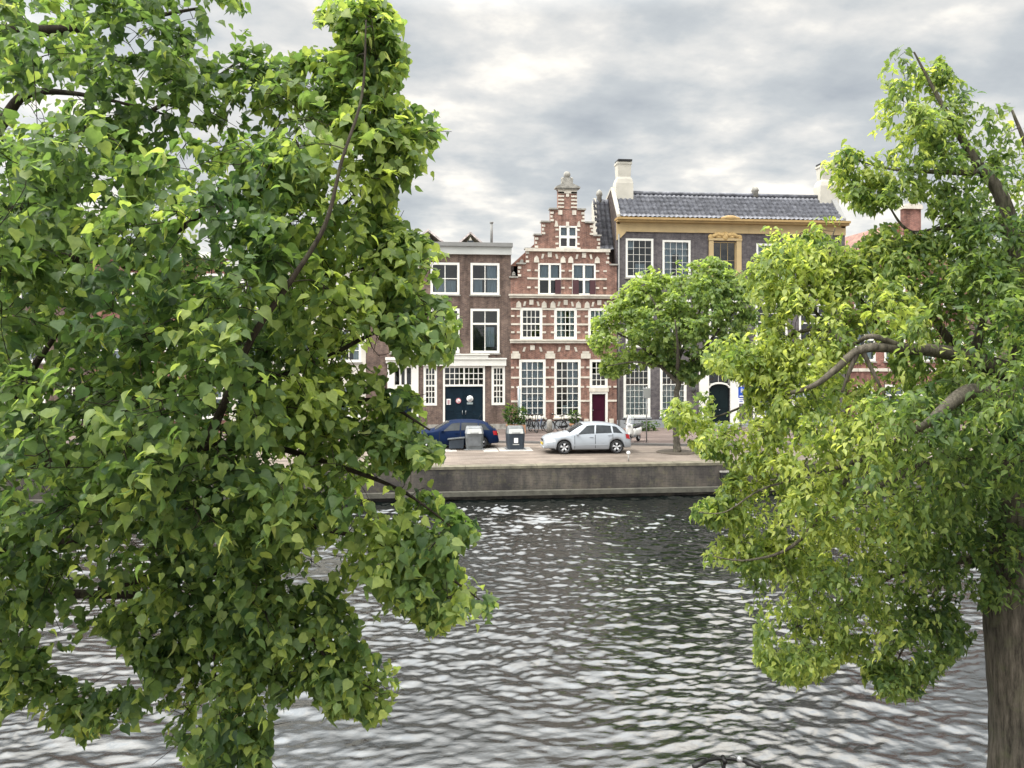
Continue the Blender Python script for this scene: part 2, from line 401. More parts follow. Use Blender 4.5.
# ------------------------------------------------------------------ houses
def wall_cells(mb, rects, openings, y0, y1):
    xs = sorted({round(v,4) for r in rects+openings for v in r[:2]}); zs = sorted({round(v,4) for r in rects+openings for v in r[2:]})
    for zi in range(len(zs)-1):
        zc = (zs[zi]+zs[zi+1])/2; run = None
        for xi in range(len(xs)):
            ok = False
            if xi < len(xs)-1:
                xc = (xs[xi]+xs[xi+1])/2
                ok = any(a<xc<b and c<zc<d for a,b,c,d in rects) and not any(a<xc<b and c<zc<d for a,b,c,d in openings)
            if ok and run is None: run = xs[xi]
            if not ok and run is not None: mb.box(run, xs[xi], y0, y1, zs[zi], zs[zi+1]); run = None

def shell(house, x0, x1, z1, mat, y=YF, depth=9.0, z0=.09, name='side_wall'):
    mb = MB()
    mb.box(x0, x0+.22, y+.34, y+depth, z0, z1); mb.box(x1-.22, x1, y+.34, y+depth, z0, z1); mb.box(x0+.22, x1-.22, y+depth-.2, y+depth, z0, z1)
    mb.build(name, mat, house)
    MB().box(x0+.25, x1-.25, y+1.5, y+1.6, z0, z1-.05).build('dark_room_backing', M['dark_in'], house)  # dark sheet stands in for the shade inside the unlit rooms

def folds(x0, x1, z0, z1, y, amp=.035, period=.22):
    n = max(6, int((x1-x0)/.04)); mb = MB(); vs = []; fs = []
    for i in range(n+1):
        x = x0+(x1-x0)*i/n; yy = y+amp*math.sin(2*math.pi*x/period+.8*math.sin(x*5))
        vs += [(x,yy,z0),(x,yy,z1)]
    for i in range(n): fs.append((2*i,2*i+2,2*i+3,2*i+1))
    return mb.add(vs, fs, True)

def window(house, x0, x1, z0, z1, cols, rows, y=YF, fr=.09, bar=.035, thick=(), mat=None, curtains=(), sill=True, rec=.03, sillmat=None, vthick=(), pane=None, name='window'):
    """rows: list of relative heights bottom to top, or int. thick: indices of horizontal bars that are transoms"""
    mat = mat or M['white']; f = MB(); ya, yb = y+rec, y+rec+.11
    f.box(x0, x0+fr, ya, yb, z0, z1); f.box(x1-fr, x1, ya, yb, z0, z1)
    f.box(x0+fr, x1-fr, ya+.003, yb, z0, z0+fr); f.box(x0+fr, x1-fr, ya+.003, yb, z1-fr, z1)
    ix0, ix1, iz0, iz1 = x0+fr, x1-fr, z0+fr, z1-fr
    if isinstance(rows, int): rows = [1]*rows
    tot = sum(rows); zc = iz0
    for i, r in enumerate(rows[:-1]):
        zc += (iz1-iz0)*r/tot; w = bar if i not in thick else bar*2.4
        f.box(ix0, ix1, ya+.03-(.02 if i in thick else 0), yb-.02, zc-w/2, zc+w/2)
    for j in range(1, cols):
        xc = ix0+(ix1-ix0)*j/cols; w = bar if j not in vthick else bar*2.2
        f.box(xc-w/2, xc+w/2, ya+.034-(.022 if j in vthick else 0), yb-.024, iz0, iz1)
    w = f.build(name, mat, house)
    g = MB(); g.add([(ix0,ya+.06,iz0),(ix1,ya+.06,iz0),(ix1,ya+.06,iz1),(ix0,ya+.06,iz1)], [(0,1,2,3)])
    g.build('pane', pane or M['glass'], w)
    if sill:
        s = MB().box(x0-.06, x1+.06, y-.09, y+.0, z0-.09, z0-.004); s.build('sill', sillmat or M['stone_grey'], w)
    for (a, bb, c, d, m) in curtains:
        folds(ix0+(ix1-ix0)*a, ix0+(ix1-ix0)*bb, iz0+(iz1-iz0)*c, iz0+(iz1-iz0)*d, ya+.24).build('curtain', M[m], w)
    return w

def pantile(name, x0, x1, ye, ze, yr, zr, mat, parent, per=.30, course=.40, amp=.032):
    L = math.hypot(yr-ye, zr-ze); n = int((x1-x0)/per*8); rows = max(3, int(L/course))
    ux = np.linspace(x0, x1, n+1); prof = amp*np.sin(2*np.pi*ux/per)
    ny, nz = -(zr-ze)/L, (yr-ye)/L; vs = []; 
    for r in range(rows):
        for (s, h) in ((r/rows, .085), ((r+1)/rows, .0)):
            yy = ye+(yr-ye)*s; zz = ze+(zr-ze)*s
            vs.append(np.stack([ux, yy+ny*(prof+h), zz+nz*(prof+h)], 1))
    V = np.concatenate(vs); R = len(vs)
    i = (np.arange(R-1)[:,None]*(n+1)+np.arange(n)[None,:]).ravel(); Q = np.stack([i,i+1,i+n+2,i+n+1],1)
    return np_mesh(name, V, Q, mat, parent)

# ---- house A : flat brown brick warehouse house
def house_a():
    z = zmap(445); x = lambda p: fx(p)
    h = thing('brick_house', 'brown brick house with flat white cornice and wide navy double doors', 'house', (0,0,0))
    X0, X1, ZT = x(366), x(511), z(246.5)
    def R(a,b,c,d): return (x(a), x(b), z(d), z(c))
    wins1 = [R(390,419,262.5,294.5), R(430.5,459.5,262.5,294.5), R(470.5,499.5,262.5,294.5)]
    wins2 = [R(390,419,308.5,353), R(430.5,459.5,308.5,353), R(470.5,499.5,308.5,353)]
    side = [R(423.5,437,366,405.5), R(491.5,505,366,405.5)]
    gate = R(443,485,366,430); fd = R(390,416.5,363,431)
    w = MB(); wall_cells(w, [(X0,X1,.09,ZT)], wins1+wins2+side+[gate,fd], YF, YF+.34); w.build('wall', M['brick_brown'], h)
    shell(h, X0, X1, ZT, M['brick_dark'])
    for k, r in enumerate(wins1):
        window(h, *r, 2, 2, bar=.05, fr=.14, rec=.0, curtains=[(0.02,.4,0,.5,'curtain_grey'),(.58,.98,0,1,'curtain_grey')] if k==2 else [(.05,.95,.02,.45,'curtain_grey')])
    for k, r in enumerate(wins2):
        window(h, *r, 2, [2.1,1], bar=.05, fr=.14, thick=(0,), rec=.0, curtains=[(.55,.9,.1,.6,'curtain_grey')] if k==2 else [])
    for r in side: window(h, *r, 3, [1,1,1,1,1,1], fr=.15, bar=.045, thick=(2,), rec=-.02, sill=False, curtains=[(.3,.75,0,.13,'curtain')])
    # gate: transom lights, doors
    gx0,gx1,gz0,gz1 = gate; tz = z(386.5)
    window(h, gx0, gx1, tz, gz1, 8, 3, fr=.12, bar=.045, vthick=(4,), rec=-.02, sill=False)
    f = MB(); f.box(gx0, gx0+.12, YF-.02, YF+.2, .09, tz-.004); f.box(gx1-.12, gx1, YF-.02, YF+.2, .09, tz-.004); f.splitb('door_frame', M['white'], h)
    mid = (gx0+gx1)/2
    for s,(a,bb) in enumerate(((gx0+.122, mid-.008),(mid+.008, gx1-.122))):
        d = MB(); d.box(a,bb,YF+.1,YF+.16,.11,tz-.006)
        wd=(bb-a)/2
        for q in range(2):
            for (c,e) in ((.2,1.05),(1.2,tz-.2)):
                xa = a+wd*q+.08; xb = a+wd*(q+1)-.08
                d.box(xa,xb,YF+.085,YF+.1,c,e)
        dd = d.build('door', M['door_navy'], h)
        MB().tube([(mid+(-.1 if s==0 else .1), YF+.02, 1.0),(mid+(-.1 if s==0 else .1), YF+.02, 1.25)], .015).build('handle', M['iron'], dd)
        if s == 0:
            n = MB(); n.box(x(446.5),x(450.7),YF+.06,YF+.075,z(404.8),z(399)); n1 = n.build('notice', M['sign_white'], dd)
            q = MB()
            for k in range(4): q.box(x(447),x(450.2),YF+.055,YF+.0595,z(400.6+k),z(400.15+k))
            q.box(x(448.1),x(449.2),YF+.05,YF+.0545,z(404.4),z(400)); q.build('notice_text', plain('faded_red_print',(.42,.25,.27),.6), n1)
            c = MB(); cx, cz = x(458.5), z(401)
            c.lathe([(.165,0),(.165,.02)], (cx,YF+.06,cz), 'y', 24); c1 = c.build('no_parking_sign', M['sign_white'], dd)
            c = MB(); ring = [(cx+.15*math.cos(a), YF+.055, cz+.15*math.sin(a)) for a in np.linspace(0,2*math.pi,25)]
            c.tube(ring, .016, 6, cap=False); c.tube([(cx-.1,YF+.055,cz+.1),(cx+.1,YF+.055,cz-.1)], .014, 6)
            c.build('red_ring', plain('faded_sign_red',(.5,.13,.16),.5), c1)
        else:
            c = MB(); cx, cz = x(470), z(399)
            c.lathe([(.20,0),(.20,.02)], (cx,YF+.06,cz), 'y', 24); c1=c.build('round_sign', M['sign_white'], dd)
            c = MB(); c.lathe([(.115,0),(.115,.008)], (cx,YF+.048,cz), 'y', 24); c.build('emblem', plain('pale_grey_print',(.5,.52,.52),.5), c1)
            c = MB(); c.box(x(467),x(473),YF+.06,YF+.075,z(404.6),z(402.6)); c.build('nameplate', plain('grey_plate',(.25,.3,.31),.5), dd)
    # shop fascia
    f = MB(); f.box(x(423),x(506),YF-.16,YF-.002,z(365.8),z(359.5)); f.box(x(422.5),x(506.5),YF-.24,YF-.002,z(359.4),z(358))
    f.box(x(440),x(488),YF-.22,YF-.002,z(357.9),z(355)); f.box(x(439),x(489.5),YF-.3,YF-.002,z(354.95),z(353.8)); f.build('shop_fascia', M['white'], h)
    # front door
    dx0,dx1,dz0,dz1 = fd
    f = MB(); f.box(x(387.5),x(394.5),YF-.08,YF+.2,.09,z(363.2)); f.box(x(411.5),x(418.5),YF-.08,YF+.2,.09,z(363.2))
    f.box(x(394.5)+.002,x(411.5)-.002,YF-.06,YF+.2,z(388.5),z(385)); f.box(x(394.5)+.002,x(411.5)-.002,YF-.06,YF+.2,z(367.5),z(363.3))
    f.box(x(386),x(420),YF-.2,YF+.2,z(363),z(360)); f.box(x(385.5),x(421),YF-.3,YF+.2,z(359.9),z(357.2)); f.build('door_surround', M['white'], h)
    window(h, x(394.6), x(411.4), z(384.9), z(367.6), 3, 1, fr=.02, bar=.12, rec=.02, sill=False)
    d = MB(); d.box(x(394.6),x(411.4),YF+.1,YF+.16,.11,z(388.6)); d.box(x(396.5),x(409.5),YF+.085,YF+.1,z(398),z(391)); d.box(x(396.5),x(409.5),YF+.085,YF+.1,.35,z(401))
    dd = d.build('door', M['door_navy'], h); MB().ball((x(410),YF+.06,1.1),.035).build('knob', M['iron'], dd)
    MB().box(x(414),x(417.5),YF-.1,YF-.082,z(401),z(399.5)).build('nameplate', M['black'], h)
    # cornice and coping
    MB().box(X0-.05,X1+.02,YF-.18,YF+.3,z(254.2),z(246.6)).build('fascia', M['fascia'], h)
    MB().box(X0-.1,X1+.08,YF-.34,YF+9,z(246.5),z(242.6)).build('flat_roof', M['zinc'], h)
    MB().box(X0,x(442.9),YF-.05,YF-.002,.09,.42).add([], []).box(x(485.1),X1-.02,YF-.05,YF-.002,.09,.42).splitb('plinth', M['stone_grey'], h)
    p = at_y(491.5, 243, YF+2.5); q = at_y(491.5, 222.5, YF+2.5)
    MB().tube([p,q], .085).lathe([(.12,-.05),(.13,.03)], q).build('flue_pipe', M['zinc'], h)
house_a()

# ---- small roofs showing behind the flat roof
def rear_roof(px0, px1, pyt, pyb, Y, label):
    h = thing('rear_house', label, 'house', (0,0,0), group=None)
    a = at_y(px0, pyb, Y); b2 = at_y(px1, pyb, Y); t = at_y((px0+px1)/2, pyt, Y)
    wz = a[2]
    MB().box(a[0]+.2,b2[0]-.2,Y+.1,Y+8,.05,wz-.8).prism([(a[0]+.2,wz-.8),(b2[0]-.2,wz-.8),(t[0],t[2]-.25)],Y+.1,Y+8).build('wall', M['plaster'], h)
    m = MB()
    for s in (-1,1):
        e = a if s<0 else b2
        d = np.array([t[0]-e[0],0,t[2]-e[2]]); L=np.linalg.norm(d); d/=L; e2 = np.array([e[0],0,e[2]])-d*.9
        nrm = np.array([-d[2],0,d[0]])*(1 if s<0 else -1)*.14
        m.prism([(e2[0],e2[2]),(t[0],t[2]),(t[0]+nrm[0]*.0,t[2]+.16),(e2[0]+nrm[0],e2[2]+nrm[2])], Y, Y+8.1)
    m.build('roof', M['pale_tile'], h)
    g = MB(); g.box(t[0]-.25,t[0]+.25,Y+.04,Y+.099,t[2]-1.0,t[2]-.55); g.build('window', M['dark_in'], h)
rear_roof(413, 443, 231, 243, 62, 'grey gabled rear roof behind the flat cornice, left one of two')
rear_roof(460, 481, 233.5, 243, 62, 'small gabled rear roof behind the flat cornice, beside the flue pipe')

# ---- house B : red stepped gable
def house_b():
    z = zmap(565); x = lambda p: fx(p); y = YF-.06
    h = thing('step_gable_house', 'red brick house with white banded stepped gable and stone finial', 'house')
    C = 567.3
    steps = [(9.5,209.5,190),(17,223,210),(25.5,236,223),(32.5,250,236),(41.5,265,250),(49.5,278.5,265)]   # half width, bottom, top
    XL, XR = x(510.6), x(616.5)
    rects = [(XL,XR,.09,z(278.5))]
    for hw,b0,t0 in steps: rects.append((max(XL,x(C-hw)), min(XR,x(C+hw)), z(b0), z(t0)))
    def R(a,b,c,d): return (x(a), x(b), z(d), z(c))
    attic = R(559,577,226,248)
    w2 = [R(538,561,263.5,295), R(572,595.5,263.5,295)]
    w3 = [R(520,542.3,308,339.5), R(554,576.7,308,339.5), R(588,610,308,339.5)]
    g = [R(519,545.5,359.5,417.5), R(554,580.5,359.5,417.5)]
    tr = R(589.5,607.5,359.5,388); door = R(589.5,607.5,392,430)
    w = MB(); wall_cells(w, rects, [attic]+w2+w3+g+[tr,door], y, y+.36); w.build('wall', M['brick_red'], h)
    shell(h, XL, XR, z(266), M['brick_dark'], y+.02)
    # steep roof behind the gable
    r = MB(); r.prism([(XL,z(266)),(XR,z(266)),(x(C),z(214))], y+.4, y+9); r.build('roof', M['tile_red'], h)
    # windows
    window(h,*attic,2,[1,1],y,fr=.1,bar=.07,thick=(0,),rec=0,vthick=(1,),sill=False,curtains=[(0,1,.5,1,'curtain_grey')])
    for k,r_ in enumerate(w2):
        ww=window(h,*r_,2,[1,1],y,fr=.1,bar=.06,thick=(0,),vthick=(1,),rec=0,sill=False,curtains=[(.05,.45,.5,1,'curtain_grey'),(.55,.95,.5,1,'curtain_grey')]+([(.55,.9,0,.48,'curtain')] if k else []))
        zz0=r_[2]; zm=(r_[2]+r_[3])/2
        for (a,bb) in ([(572-14,572-10.5)] if 0 else []): pass
        sx = (r_[1]-.1) if k==0 else (r_[0]+.1)
        MB().box(r_[1]-.38,r_[1]-.02,y-.07,y-.03,zz0+.05,zm-.04).build('shutter', M['shutter'], ww)
        if k: MB().box(r_[0]+.02,r_[0]+.4,y-.07,y-.03,zz0+.05,zm-.04).build('shutter', M['shutter'], ww)
    cur3 = [[], [(0,.42,0,1,'curtain'),(.72,1,0,1,'curtain')], [(0,1,.4,1,'curtain')]]
    for k,r_ in enumerate(w3): window(h,*r_,4,[1,1,1.05,1.05],y,fr=.17,bar=.04,rec=0,thick=(1,),sill=False,curtains=cur3[k])
    curg = [[(0,1,.0,1,'curtain_grey')], [(.52,.98,.15,1,'curtain_grey'),(.3,.62,.02,.18,'curtain')]]
    for k,r_ in enumerate(g): window(h,*r_,4,[1,1,1,1,1.12,1.12,1.12],y,fr=.16,bar=.04,rec=0,thick=(3,),sillmat=M['stone_white'],curtains=curg[k])
    window(h,*tr,3,[1,1.1,1.1,1.1],y,fr=.16,bar=.04,rec=0,sill=False)
    dx0,dx1,dz0,dz1=door
    f=MB(); f.box(dx0,dx0+.14,y-.02,y+.2,.09,dz1); f.box(dx1-.14,dx1,y-.02,y+.2,.09,dz1); f.box(dx0+.142,dx1-.142,y-.017,y+.2,dz1-.13,dz1); f.splitb('door_frame',M['white'],h)
    MB().box(dx0-.05,dx1+.05,y-.06,y-.002,z(391.8),z(388.2)).build('door_lintel',M['stone_white'],h)
    d=MB(); d.box(dx0+.142,dx1-.142,y+.1,y+.16,.2,dz1-.132)
    for (c,e) in ((.35,1.1),(1.25,2.05)): d.box(dx0+.24,dx1-.24,y+.088,y+.1,c,e)
    dd=d.build('door',M['door_purple'],h); MB().ball((dx0+.22,y+.06,1.2),.035).build('knob',M['iron'],dd)
    MB().box(dx0-.1,dx1+.1,y-.45,y+.14,.09,.2).build('doorstep',M['bluestone'],h)
    for s in (dx0-.22,dx1+.22): MB().box(s-.2,s+.2,y-.12,y-.002,.09,z(424)).box(s-.13,s+.13,y-.1,y-.002,z(424)+.003,z(419)).splitb('door_base_block',M['stone_white'],h)
    # string courses and step ledges
    s=MB()
    s.box(x(510),x(617),y-.16,y-.002,z(343.2),z(341)); s.box(x(509.5),x(617.2),y-.22,y-.002,z(340.9),z(339.4))
    s.box(x(509.3),x(617),y-.16,y-.002,z(298.5),z(296.5)); s.box(x(508.5),x(617.5),y-.26,y-.002,z(296.4),z(294.7))
    s.box(x(525),x(609.5),y-.16,y-.002,z(252),z(249.2)); s.box(x(556),x(580),y-.1,y-.002,z(249.1),z(247.6))
    s.build('string_course',M['stone_white'],h)
    st=MB()
    for k,(hw,b0,t0) in enumerate(steps[1:]):
        nh = steps[k][0]
        for sg in (-1,1):
            a=x(C+sg*(hw+1.3)); bb=x(C+sg*(nh+.2)); a=max(min(a,XR+.06),XL-.1); bb=max(min(bb,XR),XL)
            if abs(a-bb)>.1: st.box(a,bb,y-.13,y+.4,z(t0)+.002,z(t0-1.5))
    st.box(XL-.1,x(C-49.5),y-.13,y+.4,z(278.5)+.002,z(277))
    split_build(st,'step_capstone',M['stone_grey'],h)
    # white quoin blocks
    q=MB()
    def blk(p0,p1,q0,q1,o=.045): q.box(x(p0),x(p1),y-o,y-.002,z(q1),z(q0))
    for k,(hw,b0,t0) in enumerate(steps[1:]):
        n=2 if b0-t0<13 else 3
        for sg in (-1,1):
            for i in range(n):
                yy=t0+2.2+(b0-t0-2)*i/n; e=C+sg*hw; 
                if e>616.5: continue
                blk(max(511,min(e,e-sg*(3.2 if i%2==0 else 2))),max(511,max(e,e-sg*(3.2 if i%2==0 else 2))),yy,yy+2.2)
    for i in range(5):
        yy=192+i*3.6
        for sg in (-1,1): blk(min(C+sg*9.5,C+sg*(9.5-6)),max(C+sg*9.5,C+sg*(9.5-6)),yy,yy+1.7)
    blk(557.8,576.8,190,193.6); blk(565.8,568.8,194,197)
    for p in (560,574): blk(p-2,p+2,210.5,215)
    for p,q0,q1 in ((567.3,222,226.3),): blk(p-1.6,p+1.6,q0,q1)
    for sg in (-1,1): q.prism([(x(567.3+sg*9),z(227)),(x(567.3+sg*13),z(227)),(x(567.3+sg*12),z(221)),(x(567.3+sg*10.5),z(221.6))],y-.045,y-.002)
    for sg in (-1,1):
        for yy in (229,236,243): blk(min(567.3+sg*9,567.3+sg*12),max(567.3+sg*9,567.3+sg*12),yy+(0 if yy!=236 else .4),yy+1.8)
    # arches over the row-2 windows: corbels + keystones
    def arch(c,half,ytop,ybase,big=True):
        for sg in (-1,1):
            xs_=c+sg*(half+1.2); q.prism([(x(xs_-2.6),z(ybase)),(x(xs_+2.6),z(ybase)),(x(xs_+2.2),z(ybase-4.5)),(x(xs_),z(ybase-6.8)),(x(xs_-2.2),z(ybase-4.5))],y-.07,y-.002)
        blk(c-2,c+2,ytop,ytop+5,.06)
        for sg in (-1,1):
            cx=c+sg*half*.58; q.prism([(x(cx-1.0+sg*.6),z(ytop+6.4)),(x(cx+1.0+sg*.6),z(ytop+6.4)),(x(cx+1.0-sg*.5),z(ytop+1.8)),(x(cx-1.0-sg*.5),z(ytop+1.8))],y-.045,y-.002)
    arch(549.5,12,252.6,263); arch(583.7,12,252.6,263)
    arch(531.2,11.5,300,308); arch(565.4,11.5,300,308); arch(599,11,300,308)
    for (c,half) in ((532.3,13),(567.3,13)):
        blk(c-2.2,c+2.2,345.5,350,.06)
        for sg in (-1,1):
            cx=c+sg*8; q.prism([(x(cx-1.1+sg*.9),z(351.5)),(x(cx+1.1+sg*.9),z(351.5)),(x(cx+1.1-sg*.5),z(347)),(x(cx-1.1-sg*.5),z(347))],y-.045,y-.002)
    for c,hw in ((515.5,4.5),(550,4.8),(585.5,4.8)):
        blk(c-hw,c+hw,353.5,358.5,.08); blk(c-hw*.7,c+hw*.7,351.2,353.4,.07)
    # pier bands
    def bands(piers, longs, shorts, hgt=1.8):
        for (a,bb) in piers:
            for yy in longs: blk(a,bb,yy,yy+hgt)
            for yy in shorts:
                wd=min(3.4,(bb-a)*.36)
                blk(a,a+wd,yy,yy+hgt)
                blk(bb-wd,bb,yy,yy+hgt)
    bands([(511,520),(542.3,554),(576.7,588),(610,616.4)],[308.4,323.5],[315.5,331.5])
    bands([(511,519),(545.5,554),(580.5,589.5),(607.5,616.4)],[376.5,400],[366.5,386])
    bands([(527,538),(561,572),(595.5,606.5)],[278,],[270,287],1.7)
    split_build(q,'stone_block',M['stone_white'],h)
    # pediment and finial
    p=MB(); p.prism([(x(555),z(188.6)),(x(579.6),z(188.6)),(x(579.6),z(187.4)),(x(572),z(184)),(x(567.3),z(182.2)),(x(562.6),z(184)),(x(555),z(187.4))],y-.2,y+.45)
    p.box(x(557),x(577.6),y-.12,y+.42,z(190),z(188.65)); p.build('pediment',M['stone_grey'],h)
    f=MB(); cx=x(567.3)
    f.box(cx-.34,cx+.34,y-.05,y+.4,z(183),z(179.6)); f.box(cx-.2,cx+.2,y,y+.34,z(179.5),z(177.6))
    for sg in (-1,1): f.ball((cx+sg*.27,y+.17,z(178.9)),(.12,.15,.14))
    f.lathe([(.1,0),(.13,.08),(.08,.14)],(cx,y+.17,z(177.6))); f.ball((cx,y+.17,z(174.4)),.22); f.build('finial',M['stone_grey'],h)
    for (a,bb) in ((512,516),(614.5,617)):
        pass
    for (px,py) in ((521.5,262),(513.5,274.5)):
        MB().box(x(px-1.6),x(px+1.6),y-.04,y+.3,z(py+1.6),z(py-.4)).prism([(x(px-1.8),z(py-.5)),(x(px+1.8),z(py-.5)),(x(px),z(py-2.4))],y-.06,y+.32).build('step_pinnacle',M['stone_grey'],h)
    MB().box(XL,x(588),y-.05,y-.002,.09,z(421)).splitb('plinth',M['bluestone'],h)
house_b()

# ---- house C : wide purple-grey brick, ochre cornice, tiled roof
def house_c():
    z = zmap(728); x = lambda p: fx(p); y = YF
    h = thing('canal_mansion', 'wide purple grey brick house with ochre cornice and slate tiled roof', 'house')
    XL,XR = x(616.7), x(845); ZE=z(221.4)
    def R(a,b,c,d): return (x(a),x(b),z(d),z(c))
    up=[R(625.7,653.3,240,278.5),R(662.5,690.5,241,278.5),None,R(756.3,787.5,243,279),R(799,829,243.5,280)]
    oc=R(713,736,242,279)
    mids=[R(625.7,653.3,300,347),R(662.5,690.5,300,347),R(709,739,300,347),R(755.5,787.5,302,349),R(799,829,303,350)]
    gr=[R(623.5,650.3,362,416.5),R(660,686.5,362,416.5),R(753,781.5,364,418),R(792,820,364,418)]
    dr=R(708.5,730,371,431)
    ops=[u for u in up if u]+[oc]+mids+gr+[dr]
    w=MB(); wall_cells(w,[(XL,XR,.09,ZE)],ops,y,y+.34); w.build('wall',M['brick_purple'],h)
    shell(h,XL,XR,ZE,M['brick_dark'],y,7.2)
    cu=[[(.36,.75,0,.35,'curtain_grey'),(.0,.3,.75,1,'curtain_grey')],[(0,.35,0,1,'curtain_grey'),(.62,1,0,1,'curtain_grey'),(.35,.65,.65,1,'curtain_grey')],None,[(0,.3,0,1,'curtain_grey')],[]]
    for k,u in enumerate(up):
        if u: window(h,*u,4,5,y,fr=.13,bar=.018,rec=-.01,curtains=cu[k])
    ow=window(h,*oc,3,2,y,fr=.05,bar=.016,rec=.04,mat=M['ochre'],sill=False)
    s=MB(); s.box(x(708.5),x(713)-.002,y-.12,y+.1,z(280),z(241)); s.box(x(736)+.002,x(740.8),y-.12,y+.1,z(280),z(241)); s.box(x(708),x(741.3),y-.16,y+.1,z(240.9),z(238.6))
    s.build('window_surround',M['ochre'],h)
    c=MB(); cx=x(724.5)
    for sg in (-1,1):
        pts=[(x(724.5+sg*15),y-.1,z(237.5)),(x(724.5+sg*11),y-.12,z(236.2)),(x(724.5+sg*7.5),y-.13,z(234.2)),(x(724.5+sg*3.5),y-.14,z(235.4)),(x(724.5),y-.14,z(233.8))]
        c.tube(pts,[.09,.13,.12,.13,.11],8)
        c.ball((x(724.5+sg*14),y-.1,z(237.2)),(.2,.1,.16)); c.ball((x(724.5+sg*6),y-.12,z(237)),(.26,.08,.12))
    c.ball((cx,y-.13,z(236.4)),(.22,.12,.28)); c.build('carved_crest',plain('gilded_carving',(.52,.36,.15),.6,.35,9),h)
    for k,u in enumerate(mids): window(h,*u,3,[1,1,1,1,1.1],y,fr=.13,bar=.035,rec=-.01,thick=(2,))
    for k,u in enumerate(gr): window(h,*u,5,[1,1,1,1,1,1.1,1.1,1.1],y,fr=.16,bar=.020,rec=-.01,thick=(4,),curtains=[(0,1,0,.6,'curtain')],sillmat=M['bluestone'])
    # doorway
    d0,d1,dz0,dz1=dr; cx=(d0+d1)/2
    s=MB(); s.box(x(699),d0-.002,y-.1,y+.3,.09,z(360)); s.box(d1+.002,x(738.5),y-.1,y+.3,.09,z(360)); s.box(d0-.001,d1+.001,y-.1,y+.3,z(371),z(360)); s.box(x(698),x(739.5),y-.26,y-.105,z(362.5),z(359)); s.build('door_surround',M['white'],h)
    # arched head of white timber
    ah=MB(); n=14; zc=z(388); r0=(d1-d0)/2-.08; r1=(d1-d0)/2
    for k in range(n):
        a0,a1=math.pi*k/n,math.pi*(k+1)/n; rz=.42
        ah.prism([(cx+r0*math.cos(a0),zc+r0*rz*math.sin(a0)),(cx+r1*math.cos(a0),zc+r1*rz*math.sin(a0)+.08*math.sin(a0)),(cx+r1*math.cos(a1),zc+r1*rz*math.sin(a1)+.08*math.sin(a1)),(cx+r0*math.cos(a1),zc+r0*rz*math.sin(a1))],y-.04,y+.2)
    ah.build('door_arch',M['white'],h)
    window(h,d0+.002,d1-.002,z(383.5),z(371.2),2,1,y,fr=.02,bar=.02,rec=.1,sill=False)
    d=MB(); d.box(d0+.05,d1-.05,y+.12,y+.18,.2,z(382))
    for q in range(2):
        for (c0,c1) in ((.4,1.1),(1.25,2.4)): d.box(d0+.12+q*(d1-d0-.1)/2,d0+.12+q*(d1-d0-.1)/2+.48,y+.105,y+.12,c0,c1)
    dd=d.build('door',M['door_green'],h); MB().ball((cx+.05,y+.08,1.15),.04).build('knob',M['iron'],dd)
    MB().box(x(703),x(735),y-.7,y+.1,.09,.2).box(x(705),x(733),y-.35,y+.1,.203,.31).build('doorstep',M['bluestone'],h)
    # cornice
    c=MB(); c.box(XL-.08,XR+.05,y-.62,y+.25,z(222.6),z(220.4)); c.box(XL-.05,XR+.02,y-.5,y-.002,z(224.6),z(222.65)); c.build('gutter_cornice',M['ochre_dark'],h)
    c=MB(); c.box(XL-.02,XR,y-.1,y-.003,z(233.5),z(224.65))
    c.prism([(XL-.02,z(233.5)-.002),(x(626),z(233.5)-.002),(x(624),z(236)),(x(620),z(240)),(XL-.02,z(242))],y-.1,y-.003)
    c.box(x(627),x(627.8),y-.12,y-.101,z(233.3),z(224.8)).box(x(697.5),x(698.3),y-.12,y-.101,z(233.3),z(224.8)).box(x(748),x(748.8),y-.12,y-.101,z(233.3),z(224.8)); c.build('frieze',M['ochre'],h)
    c=MB(); c.ball((x(727),y-.56,z(219.4)),(.5,.1,.16)); c.ball((x(722),y-.56,z(219.7)),(.3,.08,.1)); c.ball((x(732),y-.56,z(219.7)),(.3,.08,.1)); c.build('cornice_crest',M['ochre_dark'],h)
    # roof
    yr=y+1.5; zr=14.94
    pantile('roof',x(619.5),x(840.6),y-.3,ZE+.1,yr,zr,M['tile'],h)
    pantile('rear_roof_slope',x(619.5),x(838),y+7.4,ZE+.1,yr,zr,M['tile'],h)
    MB().tube([(x(619),yr,zr+.08),(x(838.5),yr,zr+.08)],.13,8).build('ridge',M['tile'],h)
    for (a,bb) in ((616.9,619.6),(840.5,844.6)):
        g=MB(); k_=MB(); xa,xb=x(a),x(bb)
        yy=[y-.1,yr,y+7.2]; zz=[ZE+.25,zr+.35,ZE+.25]
        vs=[];
        for X_ in (xa,xb):
            vs+=[(X_,yy[0],ZE-.3),(X_,yy[0],zz[0]),(X_,yy[1],zz[1]),(X_,yy[2],zz[2]),(X_,yy[2],ZE-.3)]
        g.add(vs,[(4,3,2,1,0),(5,6,7,8,9),(0,1,6,5),(1,2,7,6),(2,3,8,7),(3,4,9,8)]); gp=g.build('gable_parapet',M['brick_dark'],h)
        for (ya,za,yb_,zb_) in ((yy[0],zz[0],yy[1],zz[1]),(yy[1],zz[1],yy[2],zz[2])):
            k_.add([(X_,Y_,Z_+dz) for X_ in (xa-.03,xb+.03) for (Y_,Z_) in ((ya-.02,za),(yb_,zb_)) for dz in (-.12,.06)],[(0,1,3,2),(4,6,7,5),(1,5,7,3),(0,2,6,4),(0,4,5,1),(2,3,7,6)])
        k_.splitb('coping',M['zinc'] if a>700 else M['chimney'],gp)
